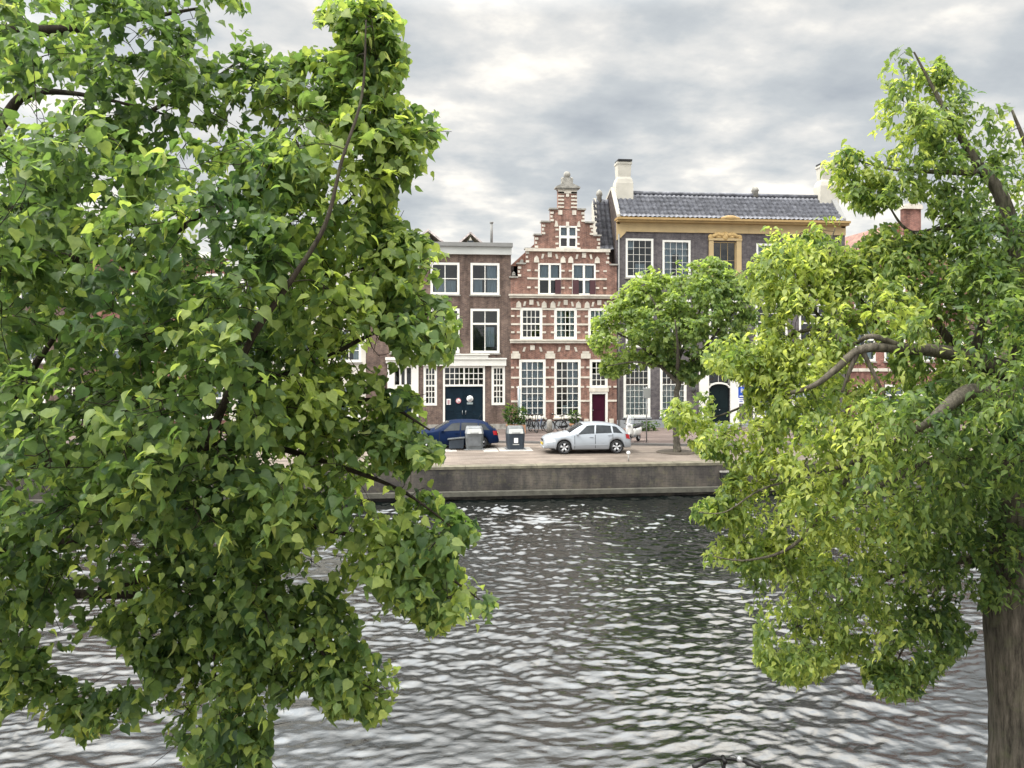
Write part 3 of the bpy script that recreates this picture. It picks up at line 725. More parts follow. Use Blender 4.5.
    def chim(px0,px1,pt,pb):
        Y=yr; t=scale_at(px0,Y); zf=lambda p:EYE+(HZ-p)*t
        xa,xb=fx(px0,Y),fx(px1,Y); wd=xb-xa; hh=zf(pt)-zf(pb)
        cm=MB(); prof=[(0,-.9,0),(0,.28,0),(.06,.42,0),(.14,.5,0),(.1,.92,0),(.06,.93,0),(.06,1.0,0)]
        vs=[];fs=[]
        for (ins,k,_) in prof:
            i=ins*wd; zz=zf(pb)+hh*k
            vs+=[(xa+i,Y-.45+i*.6,zz),(xb-i,Y-.45+i*.6,zz),(xb-i,Y+.45-i*.6,zz),(xa+i,Y+.45-i*.6,zz)]
        for r in range(len(prof)-1):
            for k in range(4): a=r*4+k; b2=r*4+(k+1)%4; fs.append((a,b2,b2+4,a+4))
        fs.append(tuple(range((len(prof)-1)*4,len(prof)*4)))
        cm.add(vs,fs); co=cm.build('chimney',M['chimney'],h)
        ctop=zf(pt); MB().box(xa+.12*wd,xb-.06*wd,Y-.45,Y+.45,ctop+.05,ctop+.16).box(xa+.2*wd,xa+.28*wd,Y-.3,Y-.1,ctop+.002,ctop+.05).box(xb-.28*wd,xb-.2*wd,Y-.3,Y-.1,ctop+.002,ctop+.05).build('chimney_cap',M['black'],co)
    chim(614.5,631.5,163,192.5); chim(817,835.5,166,195)
    p=at_y(755,194,yr); MB().lathe([(.2,-.2),(.2,.15),(.26,.2),(.16,.42),(.03,.5)],p,'z',10).build('roof_vent',M['stone_grey'],h)
    # plinth, lamp, drain
    MB().box(XL,x(698.9),y-.06,y-.002,.09,z(419)).box(x(738.6),XR,y-.06,y-.002,.09,z(420)).splitb('plinth',M['bluestone'],h)
    l=MB(); lx=x(692); l.tube([(lx,y-.0,z(385)),(lx,y-.25,z(384)),(lx,y-.32,z(386))],.02,6); l.build('wall_lamp',M['black'],h)
    ll=[o for o in h.children if o.name.startswith('wall_lamp')][0]
    MB().lathe([(.05,.1),(.19,.02),(.16,-.28),(.05,-.36)],(lx,y-.32,z(387)),'z',8).build('lantern',plain('smoked_lantern',(.05,.05,.05),.3),ll)
    MB().tube([(x(618.5),y-.1,z(236)),(x(618.5),y-.1,.1)],.05,8).build('drainpipe',M['zinc'],h)
house_c()

# ---- tiled roof with pale verge rising between the step gable and the mansion
def house_mid():
    Y=YF+.75; x=lambda p:fx(p,Y); t=scale_at(604,Y); z=lambda p:EYE+(HZ-p)*t
    h=thing('rear_roof_house','steep slate roof with pale verge showing between red gable and ochre cornice','house')
    MB().box(x(597),x(613.6),Y+.3,Y+7,.05,z(247)).build('wall',M['brick_dark'],h)
    pantile('roof',x(597.5),x(613.8),Y,z(250),Y+1.5,z(194.5),M['tile'],h)
    v=MB()
    vs=[(x(593.2),Y-.1,z(250)),(x(597.4),Y-.1,z(250)),(x(601.2),Y+1.5,z(193.5)),(x(598.3),Y+1.5,z(193.5))]
    v.add(vs+[(p[0],p[1]+.5,p[2]-.3) for p in vs],[(0,1,2,3),(7,6,5,4),(0,3,7,4),(1,5,6,2),(0,4,5,1),(3,2,6,7)]); v.build('verge',M['chimney'],h)
    p=at_y(599.3,196,Y+1.5); MB().lathe([(.16,-.5),(.16,0),(.22,.05),(.17,.3),(.02,.42)],p,'z',10).build('finial',M['stone_grey'],h)
house_mid()

# ---- neighbours to the right and left, mostly behind the trees
def plain_house(name,label,p0,p1,ptop,mat,cols,rows,trim='white',steps=None,roof='flat',depth=8.5):
    pc=(p0+p1)/2; z=zmap(pc); x=lambda p:fx(p); h=thing(name,label,'house')
    X0,X1=x(p0)+.01,x(p1)-.01; ZT=z(ptop); rects=[(X0,X1,.09,ZT)]; ops=[]
    W=X1-X0; cw=W/cols; wins=[]
    for (za,zb) in rows:
        for c in range(cols):
            xc=X0+cw*(c+.5); r=(xc-.72,xc+.72,za,zb); wins.append(r)
    if steps: rects+= [(x(a),x(b),z(q0),z(q1)) for a,b,q0,q1 in steps]
    dr=(X0+cw*.5-.55,X0+cw*.5+.55,.09,2.6); wins=[w_ for w_ in wins if not (w_[2]<2.7 and w_[0]<dr[1] and w_[1]>dr[0])]
    w=MB(); wall_cells(w,rects,wins+[dr],YF,YF+.34); w.build('wall',mat,h); shell(h,X0,X1,ZT,M['brick_dark'],depth=depth)
    for r in wins: window(h,*r,2 if W>5 else 3,[1,1,1.1],thick=(1,),fr=.14,bar=.045,rec=0,curtains=[(0,.35,0,1,'curtain'),(.7,1,0,1,'curtain')])
    d=MB().box(dr[0]+.1,dr[1]-.1,YF+.1,YF+.16,.12,2.5).box(dr[0]+.25,dr[1]-.25,YF+.085,YF+.1,.35,1.1).box(dr[0]+.25,dr[1]-.25,YF+.085,YF+.1,1.3,2.2).build('door',M['door_green'],h)
    MB().ball((dr[0]+.2,YF+.06,1.1),.035).build('knob',M['iron'],d)
    MB().box(dr[0],dr[0]+.098,YF-.03,YF+.2,.09,2.6).box(dr[1]-.098,dr[1],YF-.03,YF+.2,.09,2.6).box(dr[0]+.1,dr[1]-.1,YF-.027,YF+.2,2.502,2.6).build('door_frame',M['white'],h)
    if roof=='flat':
        MB().box(X0-.02,X1+.02,YF-.3,YF+.3,ZT+.002,ZT+.35).build('cornice',M[trim],h); MB().box(X0,X1,YF+.3,YF+depth,ZT+.002,ZT+.15).build('flat_roof',M['zinc'],h)
    else:
        xm=(X0+X1)/2; MB().prism([(X0,ZT+.003),(X1,ZT+.003),(xm,ZT+W*.42)],YF+.4,YF+depth).build('roof',M['tile_red'],h)
        MB().box(X0-.02,X1+.02,YF-.07,YF-.003,3.55,3.75).build('string_course',M['stone_white'],h)
    return h,x,z
h,x,z=plain_house('gable_house','rose red brick gable house behind the right hand tree with white capped top',850,968,272,M['brick_rose'],4,
    [(.9,2.7),(4.2,6.4),(7.6,9.2)],steps=[(862,955,272,262),(872,946,262,252),(884,940,252,244),(893,932,244,237),(903.5,921,237,206)],roof='gable')
c=MB(); n=10
c.prism([(x(902.5),z(209)),(x(922),z(209))]+[(x(912.2+9.7*math.cos(math.pi*k/n)),z(206.4-3.2*math.sin(math.pi*k/n))) for k in range(n+1)],YF-.14,YF+.45); c.build('gable_cap',M['stone_white'],h)
c=MB()
for a,b_,q0,q1 in ((862,955,262,0),(872,946,252,0),(884,940,244,0),(893,932,237,0)):
    for e in ((a-.8,a+8.5),(b_-8.5,b_+.8)): c.box(x(e[0]),x(e[1]),YF-.1,YF+.38,z(q0)+.002,z(q0-1.4))
split_build(c,'step_capstone',M['stone_white'],h)
plain_house('brick_house','dark brown brick corner house behind the far right tree crown',968,1150,262,M['brick_brown'],5,[(.9,2.7),(4.2,6.2),(7.6,9.2)])
plain_house('plastered_house','pale plastered canal house glimpsed through leaves of the left tree',228,366,268,M['plaster'],4,[(.9,2.8),(4.2,6.2),(7.4,9.0)],trim='fascia')
plain_house('brick_house','red brick canal house left of the plastered house, behind leaves',92,228,258,M['brick_rose'],4,[(.9,2.8),(4.2,6.2),(7.6,9.4)])
plain_house('brick_house','brown brick canal house at far left edge, behind leaves',-70,92,250,M['brick_brown'],4,[(.9,2.8),(4.2,6.2),(7.6,9.4)])

# ------------------------------------------------------------------ vehicles
def lerp_pts(pts, x):
    if x <= pts[0][0]: return pts[0][1]
    for (a,za),(b2,zb) in zip(pts,pts[1:]):
        if x <= b2:
            s=(x-a)/(b2-a); s2=s; return za+(zb-za)*s2
    return pts[-1][1]
def smooth_pts(pts, n=6):
    out=[]; P=[np.array(p,float) for p in pts]
    for i in range(len(P)-1):
        p0=P[max(i-1,0)];p1=P[i];p2=P[i+1];p3=P[min(i+2,len(P)-1)]
        for k in range(n):
            t=k/n; out.append(.5*((2*p1)+(-p0+p2)*t+(2*p0-5*p1+4*p2-p3)*t*t+(-p0+3*p1-3*p2+p3)*t**3))
    out.append(P[-1]); return out

def make_car(name,label,cat,paint,S):
    L=S['L']; top=[tuple(p) for p in smooth_pts(S['top'],5)]; plan=S['plan']; wx=S['wheels']; R=S['r']; sill=.21
    root=thing(name,label,cat)
    def ring(x):
        zt=lerp_pts(top,x); w=lerp_pts(plan,x)
        zb=sill if .5<x<L-.5 else sill+.06
        for c in wx:
            dx=abs(x-c); RA=R+.055
            if dx<RA: zb=max(zb,R+math.sqrt(max(RA*RA-dx*dx,0)))
        belt=min(zt-.05,lerp_pts(S['belt'],x)); belt=max(belt,zb+.1)
        zm=zb+(belt-zb)*.5
        ws=w-.035-(zt-.06-belt)*.38 if zt-.06>belt else w-.04
        z5=max(zt-.06,belt+.005)
        return [(0,zb),(w-.07,zb),(w-.015,zb+.035),(w,zm),(w-.035,belt),(ws,z5),(ws-.12,zt-.012),(0,zt+.018)]
    xs=list(np.arange(0,L,.045))+[L]; pts=[]
    mb=MB(); n=8; ringn=14
    for x in xs:
        r=ring(x); full=r+[(-y,z) for y,z in r[-2:0:-1]]
        mb.v+=[(x-L/2,y,z) for y,z in full]
    for i in range(len(xs)-1):
        for k in range(ringn):
            a=i*ringn+k; b2=i*ringn+(k+1)%ringn; mb.f.append((a,a+ringn,b2+ringn,b2)); mb.sm.append(True)
    mb.f.append(tuple(range(ringn))); mb.sm.append(False); mb.f.append(tuple(range((len(xs)-1)*ringn,len(xs)*ringn))[::-1]); mb.sm.append(False)
    body=mb.build('body',paint,root)
    bm_=bpy.data.meshes[body.data.name]
    MB().box(.35-L/2,L/2-.35,-.62,.62,.17,.55).build('underbody',M['black'],root)
    def surf(x,k,v,off=.008):
        r=ring(x); a=r[k]; b2=r[k+1]; y=a[0]+(b2[0]-a[0])*v; z=a[1]+(b2[1]-a[1])*v
        ny,nz=(b2[1]-a[1]),-(b2[0]-a[0]); l=math.hypot(ny,nz)+1e-9; return (x-L/2,y+ny/l*off,z+nz/l*off)
    def side_patch(nm,mat,k,xb,xt,v0,v1,sg,off=.008,par=None):
        p=MB(); nx,nv=8,3; vs=[]
        for j in range(nv+1):
            v=v0+(v1-v0)*j/nv; a=xb[0]+(xt[0]-xb[0])*j/nv; b2=xb[1]+(xt[1]-xb[1])*j/nv
            for i in range(nx+1):
                q=surf(a+(b2-a)*i/nx,k,v,off); vs.append((q[0],sg*q[1],q[2]))
        fs=[(j*(nx+1)+i,j*(nx+1)+i+1,(j+1)*(nx+1)+i+1,(j+1)*(nx+1)+i) for j in range(nv) for i in range(nx)]
        if sg<0: fs=[f[::-1] for f in fs]
        p.add(vs,[f[::-1] for f in fs],True); return p.build(nm,mat,par or root)
    for sg in (-1,1):
        for xb,xt in S['side']: side_patch('side_window',M['car_glass_dark'],4,xb,xt,.10,.92,sg)
        for xd in S['seams']: side_patch('door_seam',M['black'],3,(xd-.011,xd+.011),(xd-.011,xd+.011),.0,1,sg,.004); side_patch('door_seam',M['black'],2,(xd-.011,xd+.011),(xd-.011,xd+.011),.1,1,sg,.004)
        side_patch('side_moulding',M['black'] if S.get('darktrim') else paint,2,(wx[0]+R+.1,wx[1]-R-.1),(wx[0]+R+.1,wx[1]-R-.1),.55,.72,sg,.015)
        for xh in S['handles']:
            q=surf(xh,3,.72,.02); MB().box(q[0]-.09,q[0]+.09,sg*q[1]-.015,sg*q[1]+.015,q[2]-.014,q[2]+.014).build('door_handle',paint,root,.006)
        q=surf(S['mirror'],4,.12,.09); MB().ball((q[0],sg*q[1],q[2]),(.07,.10,.075)).build('wing_mirror',paint,root)
        # lamps
        side_patch('headlight',M['lamp_clear'],3,(.10,.52),(.16,.5),.25,.8,sg,.012)
        side_patch('tail_light',M['lamp_red'],3,(L-.26,L-.06),(L-.30,L-.1),S.get('tl',(.5,1.))[0],S.get('tl',(.5,1.))[1],sg,.014)
    def top_patch(nm,x0,x1,mat,wfrac=1.0):
        p=MB(); vs=[]; nx=8
        for i in range(nx+1):
            x=x0+(x1-x0)*i/nx; r=ring(x); a=r[5]; c6=r[6]; c7=r[7]; e=1e-2
            r2=ring(min(L,x+.03)); r1=ring(max(0,x-.03)); sl=math.atan2(r2[7][1]-r1[7][1],.06); nx_,nz_=-math.sin(sl),math.cos(sl)
            for (yy,zz) in ((a[0]*wfrac+c6[0]*(1-wfrac),.5*(a[1]+c6[1])),(c6[0]*.97,c6[1]),(0,c7[1]),(-c6[0]*.97,c6[1]),(-(a[0]*wfrac+c6[0]*(1-wfrac)),.5*(a[1]+c6[1]))):
                vs.append((x-L/2+nx_*.012,yy,zz+nz_*.012))
        fs=[(i*5+j,i*5+j+1,(i+1)*5+j+1,(i+1)*5+j)[::-1] for i in range(nx) for j in range(4)]
        p.add(vs,[f[::-1] for f in fs],True); p.build(nm,mat,root)
    top_patch('windscreen',S['ws'][0],S['ws'][1],M['car_glass_dark'],.3); top_patch('rear_window',S['rw'][0],S['rw'][1],M['car_glass_dark'],.2)
    # bumpers, grille, plates
    MB().box(-L/2-.035,-L/2+.02,-.28,.28,.58,.66).build('grille',M['black'],root,.01)
    MB().box(-L/2-.045,-L/2-.02,-.26,.26,.40,.50).build('number_plate',M['plate'],root)
    MB().box(L/2+.002,L/2+.02,-.26,.26,.66,.77).build('number_plate',M['plate'],root)
    MB().box(-L/2-.03,-L/2+.25,-.55,.55,.25,.36).build('front_bumper',M['black'] if S.get('darktrim') else paint,root,.03)
    MB().box(L/2-.2,L/2+.03,-.62,.62,.3,.5).build('rear_bumper',paint,root,.04)
    MB().tube([(L/2-S.get('ant',1.1),0,S['H']+.01),(L/2-S.get('ant',1.1)+.2,0,S['H']+.3)],.006,5).build('aerial',M['black'],root)
    for xw in wx:
        for sg in (-1,1):
            w=MB(); yc=sg*(max(p[1] for p in plan)-.115)
            w.lathe([(R*.77,-.095),(R*.93,-.1),(R,-.06),(R,.06),(R*.93,.1),(R*.77,.095)],(xw-L/2,yc,R),'y',28,cap=False)
            tyre=w.build('wheel',M['rubber'],root)
            r=MB(); yo=yc+sg*.07
            r.lathe([(R*.78,-.1),(R*.78,.09),(R*.66,.09),(R*.66,-.1)],(xw-L/2,yc,R),'y',28,cap=False)
            for k in range(5):
                a=2*math.pi*k/5+.3
                for da in (-.16,.16):
                    p0=(xw-L/2+.05*math.cos(a),yo,R+.05*math.sin(a)); p1=(xw-L/2+R*.63*math.cos(a+da),yo+sg*.01,R+R*.63*math.sin(a+da)); r.tube([p0,p1],[.034,.024],6)
            r.lathe([(.065,-.012),(.06,.018)],(xw-L/2,yo,R),'y',14); r.build('rim',M['alloy'],tyre)
            d=MB(); d.lathe([(R*.66,-.02),(R*.66,.0)],(xw-L/2,yc,R),'y',20); d.build('brake_disc',M['black'],tyre)
    return root
def opaque_glass():
    m,nt,b_=new_mat('tinted_car_glass'); b_.inputs['Base Color'].default_value=(.012,.016,.019,1); b_.inputs['Roughness'].default_value=.05; b_.inputs['IOR'].default_value=1.42
    n=noise(nt,objvec(nt),1.8,3); c=ramp(nt,n,[(.3,(.01,.013,.016)),(.7,(.035,.042,.048))]); nt.links.new(c,b_.inputs['Base Color']); return m
M['car_glass_dark']=opaque_glass()
S1=dict(L=4.16,H=1.43,r=.315,wheels=(.93,3.43),
  top=[(0,.62),(.06,.72),(.35,.84),(.75,.91),(1.12,.97),(1.45,1.17),(1.8,1.35),(2.15,1.425),(2.7,1.435),(3.2,1.39),(3.55,1.31),(3.78,1.16),(3.98,.97),(4.1,.88),(4.16,.62)],
  plan=[(0,.60),(.12,.72),(.4,.82),(.9,.868),(2,.875),(3.3,.872),(3.8,.83),(4.08,.74),(4.16,.66)],
  belt=[(0,.68),(1,.86),(2,.90),(3.4,.95),(4.16,.9)],
  side=[((1.52,2.36),(2.02,2.40)),((2.43,3.20),(2.47,3.16)),((3.27,3.74),(3.24,3.44))],seams=(1.42,2.40,3.24),handles=(2.22,3.10),mirror=1.55,ws=(1.2,1.86),rw=(3.6,3.93),tl=(.35,1.0))
car=make_car('parked_car','silver five door hatchback parked on the quay paving','car',M['silver_paint'],S1)
p=ground_at(585.5,454.2); car.location=(p[0]+.16,p[1]+.87,0); car.rotation_euler=(0,0,math.radians(-.5))
S2=dict(L=4.45,H=1.46,r=.32,wheels=(.92,3.55),darktrim=False,
  top=[(0,.62),(.06,.72),(.35,.84),(.8,.92),(1.2,.98),(1.6,1.2),(1.95,1.38),(2.4,1.455),(3.0,1.46),(3.5,1.42),(3.9,1.3),(4.2,1.06),(4.38,.92),(4.45,.62)],
  plan=[(0,.62),(.12,.74),(.4,.84),(.9,.89),(2,.90),(3.5,.895),(4.1,.85),(4.36,.76),(4.45,.68)],
  belt=[(0,.70),(1,.88),(2,.92),(3.6,.96),(4.45,.92)],
  side=[((1.62,2.50),(2.12,2.54)),((2.57,3.42),(2.60,3.40)),((3.49,4.0),(3.46,3.75))],seams=(1.5,2.54,3.45),handles=(2.36,3.3),mirror=1.66,ws=(1.3,2.0),rw=(3.95,4.25),tl=(.35,1.0),ant=1.0)
car2=make_car('parked_car','dark blue estate car parked behind the waste containers','car',M['blue_paint'],S2)
t2=scale_at(453,39.2); car2.location=(fx(453.5,38.9),38.95,0); car2.scale=(1,1,.94)

# white moped behind the silver car
def make_moped():
    r=thing('moped','white step through moped with tall windscreen parked behind the silver car','moped')
    # local: forward = -x ; ground z=0
    for xw,nm in ((-.62,'wheel'),(.62,'wheel')):
        w=MB(); w.lathe([(.13,-.05),(.2,-.055),(.225,-.02),(.225,.02),(.2,.055),(.13,.05)],(xw,0,.225),'y',22,cap=False); ww=w.build(nm,M['rubber'],r)
        q=MB(); q.lathe([(.135,-.04),(.135,.04),(.1,.04),(.1,-.04)],(xw,0,.225),'y',20,cap=False)
        for k in range(5):
            a=k*2*math.pi/5; q.tube([(xw,0,.225),(xw+.12*math.cos(a),0,.225+.12*math.sin(a))],.018,6)
        q.build('rim',M['alloy'],ww)
    def loft(secs,nm,mat):
        m=MB(); k=12
        for (cx,cz,hx,hy,tilt) in secs:
            for j in range(k):
                a=2*math.pi*j/k; ca,sa=math.cos(a),math.sin(a); sx=math.copysign(abs(ca)**.7,ca)*hx; sy=math.copysign(abs(sa)**.7,sa)*hy
                m.v.append((cx+sx*math.cos(tilt),sy,cz+sx*math.sin(tilt)))
        for i in range(len(secs)-1):
            for j in range(k): a=i*k+j; b2=i*k+(j+1)%k; m.f.append((a,b2,b2+k,a+k)); m.sm.append(True)
        m.f.append(tuple(range(k))[::-1]); m.sm.append(False); m.f.append(tuple(range((len(secs)-1)*k,len(secs)*k))); m.sm.append(False)
        return m.build(nm,mat,r)
    loft([(-.42,.34,.05,.16,0),(-.46,.5,.07,.2,0),(-.52,.7,.09,.22,0),(-.54,.86,.08,.18,0),(-.5,.98,.1,.14,0)],'leg_shield',M['moped_white'])
    loft([(-.4,.28,.12,.14,0),(0,.28,.2,.16,0),(.2,.29,.2,.16,0),(.2,.36,.2,.15,0)],'footboard',M['black'])
    loft([(.35,.32,.25,.14,0),(.42,.45,.35,.19,.05),(.45,.62,.4,.2,.08),(.45,.74,.38,.17,.05)],'rear_body',M['moped_white'])
    loft([(.4,.74,.36,.15,.03),(.4,.82,.34,.14,.03),(.4,.85,.28,.1,.03)],'seat',M['black'])
    loft([(-.66,.42,.16,.06,.1),(-.64,.5,.14,.07,.1),(-.62,.52,.05,.05,.1)],'front_mudguard',M['moped_white'])
    m=MB(); m.tube([(-.48,-.33,1.0),(-.5,-.12,1.02),(-.52,0,1.0),(-.5,.12,1.02),(-.48,.33,1.0)],.018,8); m.build('handlebar',M['black'],r)
    for s in (-1,1):
        m=MB(); m.tube([(-.5,s*.2,1.0),(-.5,s*.27,1.2)],.008,6); m.ball((-.5,s*.29,1.24),(.02,.065,.05)); m.build('mirror',M['black'],r)
    MB().lathe([(.03,-.03),(.085,0),(.09,.04)],(-.66,0,.93),'x',16).build('headlight',M['lamp_clear'],r)
    w=MB(); vs=[]; n=8
    for j in range(6):
        zz=1.0+.42*j/5; hw=.24*(1-.25*(j/5)**2); 
        for i in range(n+1):
            u=-1+2*i/n; vs.append((-.62+.08*u*u+.14*j/5,u*hw,zz))
    w.add(vs,[(j*(n+1)+i,j*(n+1)+i+1,(j+1)*(n+1)+i+1,(j+1)*(n+1)+i) for j in range(5) for i in range(n)],True); w.build('windscreen',glass_mat('clear_screen',(.85,.9,.92),1.6),r)
    MB().box(.7,.96,-.15,.15,.78,.98).build('top_box',M['bin_grey'],r,.04)
    MB().box(.78,.8,-.08,.08,.55,.6).build('tail_light',M['lamp_red'],r)
    MB().tube([(.1,.1,.25),(.05,.25,.02)],.012,6).build('side_stand',M['black'],r)
    return r
mo=make_moped(); p=ground_at(632,443.3,.09); mo.location=(p[0]+.22,p[1]+.5,.09); mo.rotation_euler=(0,0,math.radians(52))

# ------------------------------------------------------------------ bicycles
def make_bike(frame_mat,label,group=None,name='bicycle'):
    r=thing(name,label,'bicycle',group=group)
    for xw in (-.55,.55):
        w=MB(); R=.34; ring=[(xw+R*math.cos(a),0,R+R*math.sin(a)) for a in np.linspace(0,2*math.pi,33)]; w.tube(ring,.02,6,cap=False); ww=w.build('wheel',M['rubber'],r)
        q=MB(); ring=[(xw+.315*math.cos(a),0,R+.315*math.sin(a)) for a in np.linspace(0,2*math.pi,33)]; q.tube(ring,.01,5,cap=False)
        for k in range(14):
            a=2*math.pi*k/14; q.tube([(xw,.02*(-1)**k,R),(xw+.31*math.cos(a),0,R+.31*math.sin(a))],.002,3)
        q.tube([(xw,-.05,R),(xw,.05,R)],.02,8); q.build('rim',M['iron'],ww)
    f=MB(); bb=(.05,0,.28); st=(.2,0,.78); hd=(-.36,0,.84); hb=(-.40,0,.62)
    for a,b2 in ((bb,st),(hd,hb),(hb,bb),((-.375,0,.76),(.17,0,.66))): f.tube([a,b2],.018,8)
    for s in (-.06,.06): f.tube([(.55,s,.34),(bb[0],s*.4,bb[2])],.01,6); f.tube([(.55,s,.34),(.19,s*.4,.72)],.009,6); f.tube([(hb[0],s*.7,hb[2]),(-.5,s,.42),(-.55,s,.34)],.012,6)
    f.tube([st,(.22,0,.92)],.013,8); f.build('frame',frame_mat,r)
    h=MB(); h.tube([(-.36,0,.84),(-.34,0,1.02)],.014,8); h.tube(smooth_pts([(-.25,-.29,1.035),(-.31,-.18,1.05),(-.355,-.06,1.05),(-.36,0,1.045),(-.355,.06,1.05),(-.31,.18,1.05),(-.25,.29,1.035)],5),.015,8); h.tube([(-.40,0,1.045),(-.31,0,1.04)],.022,8)
    for s in (-1,1): h.tube(smooth_pts([(-.32,s*.15,1.06),(-.37,s*.19,1.05),(-.36,s*.27,1.03)],4),.009,6); h.tube(smooth_pts([(-.34,s*.13,1.055),(-.40,s*.09,1.06),(-.42,s*.01,.98),(-.41,0,.8)],5),.004,5); hh=h.build('handlebar',M['black'],r)
    for s in (-1,1): MB().tube([(-.305,s*.185,1.05),(-.242,s*.305,1.033)],.023,8).build('grip',M['black'],hh)
    MB().ball((-.3,.13,1.075),.028).build('bell',M['iron'],hh)
    s=MB(); s.add([(.05,0,.95),(.14,-.05,.955),(.14,.05,.955),(.3,-.1,.965),(.3,.1,.965),(.36,-.06,.96),(.36,.06,.96),(.2,0,.985),(.3,0,.985),(.1,0,.9),(.3,-.07,.91),(.3,.07,.91)],
      [(0,1,7),(0,7,2),(1,3,8,7),(2,7,8,4),(3,5,8),(4,8,6),(5,6,8),(0,9,1),(0,2,9),(1,9,10,3),(2,4,11,9),(3,10,5),(4,6,11),(5,10,11,6),(9,11,10)],True); s.build('saddle',M['leather'],r)
    m=MB()
    for xw,a0,a1 in ((-.55,.3,2.6),(.55,-.2,2.7)): m.tube([(xw+.375*math.cos(a),0,.34+.375*math.sin(a)) for a in np.linspace(a0,a1,14)],.022,6)
    m.build('mudguard',M['black'],r)
    m=MB(); m.prism([(.02,.2),(.58,.27),(.6,.4),(.05,.37),(-.05,.28)],-.085,-.06); m.build('chain_case',M['black'],r)
    m=MB(); m.tube([(.05,-.12,.28),(.05,.12,.28)],.012,6); m.tube([(.05,-.12,.28),(.16,-.12,.16)],.01,6); m.tube([(.05,.12,.28),(-.06,.12,.4)],.01,6); m.box(.11,.21,-.2,-.12,.15,.17); m.box(-.11,-.01,.12,.2,.39,.41); m.build('pedal',M['iron'],r)
    m=MB()
    for yy in (-.07,0,.07): m.tube([(.36,yy,.78),(.8,yy,.76)],.007,5)
    m.tube([(.4,-.07,.77),(.55,-.06,.36)],.006,5); m.tube([(.4,.07,.77),(.55,.06,.36)],.006,5); m.build('luggage_rack',M['black'],r)
    return r
bk=make_bike(M['black'],'black city bicycle standing on the near quay, handlebar just in view at bottom')
hb=at_d(717,755,7.09); bk.rotation_euler=(0,0,math.radians(-97)); bk.location=(hb[0]+.02,hb[1]-.36,0)
spots=[(527.5,431.5,70,'black bicycle leaning under the left window, nearest the potted shrub',False),
       (533.5,431.8,100,'dark bicycle seen end on below the left tall window of the gabled house',False),
       (540,431.5,60,'blue framed bicycle parked left of the stone bollard',True),
       (558,432,8,'black bicycle standing side on just right of the stone bollard',False),
       (570,431.6,-14,'dark bicycle against the wall below the right tall window',False),
       (577,432,75,'dark bicycle parked close to the purple front door',False)]
for (px,py,rot,lab,blue) in spots:
    c=copy_tree(bk); p=ground_at(px,py,.09); c.location=(p[0],min(p[1],YF-.75),.09); c.rotation_euler=(0,0,math.radians(rot)); c['label']=lab; c['group']='bicycles in front of the stepped gable house'
    if blue:
        for ch in c.children:
            if ch.name.startswith('frame'):
                ch.data=ch.data.copy(); ch.data.materials[0]=M['bike_blue']

# ------------------------------------------------------------------ waste containers etc.
def container(label,px,py,dark,group):
    p=ground_at(px,py); r=thing('waste_container',label,'waste container',(p[0],p[1]+.4,0),0,group)
    bm_=M['bin_dark'] if dark else M['bin_grey']
    b2=MB(); prof=[(.40,.40,0),(.41,.41,.12),(.44,.42,.6),(.44,.42,.78)]; vs=[]
    def oct(hx,hy,z,c=.10): return [(-hx+c,-hy,z),(hx-c,-hy,z),(hx,-hy+c,z),(hx,hy-c,z),(hx-c,hy,z),(-hx+c,hy,z),(-hx,hy-c,z),(-hx,-hy+c,z)]
    def stack(m,pr,c=.1):
        for hx,hy,z in pr: m.v+= oct(hx,hy,z,c)
        for i in range(len(pr)-1):
            for k in range(8): a=i*8+k; b3=i*8+(k+1)%8; m.f.append((a,b3,b3+8,a+8)); m.sm.append(False)
        m.f.append(tuple(range(7,-1,-1))); m.sm.append(False); m.f.append(tuple(range((len(pr)-1)*8,len(pr)*8))); m.sm.append(False); return m
    stack(b2,prof).build('body',bm_,r)
    stack(MB(),[(.45,.43,.782),(.45,.42,.83),(.40,.33,1.08),(.36,.28,1.14)]).build('inlet_drum',M['bin_grey'] if dark else plain('dull_silver',(.19,.20,.21),.45,.2,4,metal=.3),r)
    h=MB(); h.add([(-.36,-.445,.80),(.36,-.445,.80),(.33,-.37,1.03),(-.33,-.37,1.03),(-.36,-.42,.80),(.36,-.42,.80),(.33,-.345,1.03),(-.33,-.345,1.03)],[(0,1,2,3),(3,2,6,7),(0,4,5,1),(1,5,6,2),(0,3,7,4)]); hh=h.build('hatch',M['bin_panel'],r)
    MB().tube([(-.2,-.47,.84),(.2,-.47,.84)],.014,6).build('handle',M['black'],hh)
    if dark: MB().box(-.1,.1,-.432,-.421,.34,.58).build('notice',M['sign_white'],r); MB().box(-.16,.16,-.428,-.415,.24,.28).build('notice_strip',M['bin_panel'],r)
    else: MB().box(-.3,.3,-.43,-.416,.2,.62).build('door_panel',plain('dark_grey_panel',(.12,.13,.14),.5,.25,4),r)
    MB().box(-.5,.5,-.5,.5,.004,.03).build('base_frame',M['iron'],r)
    return r
container('grey steel waste container with pale hatch, standing before the blue car',474.5,450,False,'underground waste containers')
container('anthracite waste container with white notice, left of the silver car',516,449.8,True,'underground waste containers')
for (a,bb,yy,lab) in ((434,457,451.8,'pale concrete slab left of the grey waste container'),(484,499,451.8,'pale concrete slab right of the grey waste container'),(500,534,451.4,'pale concrete slab under the anthracite waste container')):
    p0=ground_at(a,yy); p1=ground_at(bb,yy)
    o=MB().box(p0[0],p1[0],p0[1],p0[1]+1.5,-.05,.004).build('concrete_slab',M['concrete']); tag(o,lab,'paving slab',kind='structure')
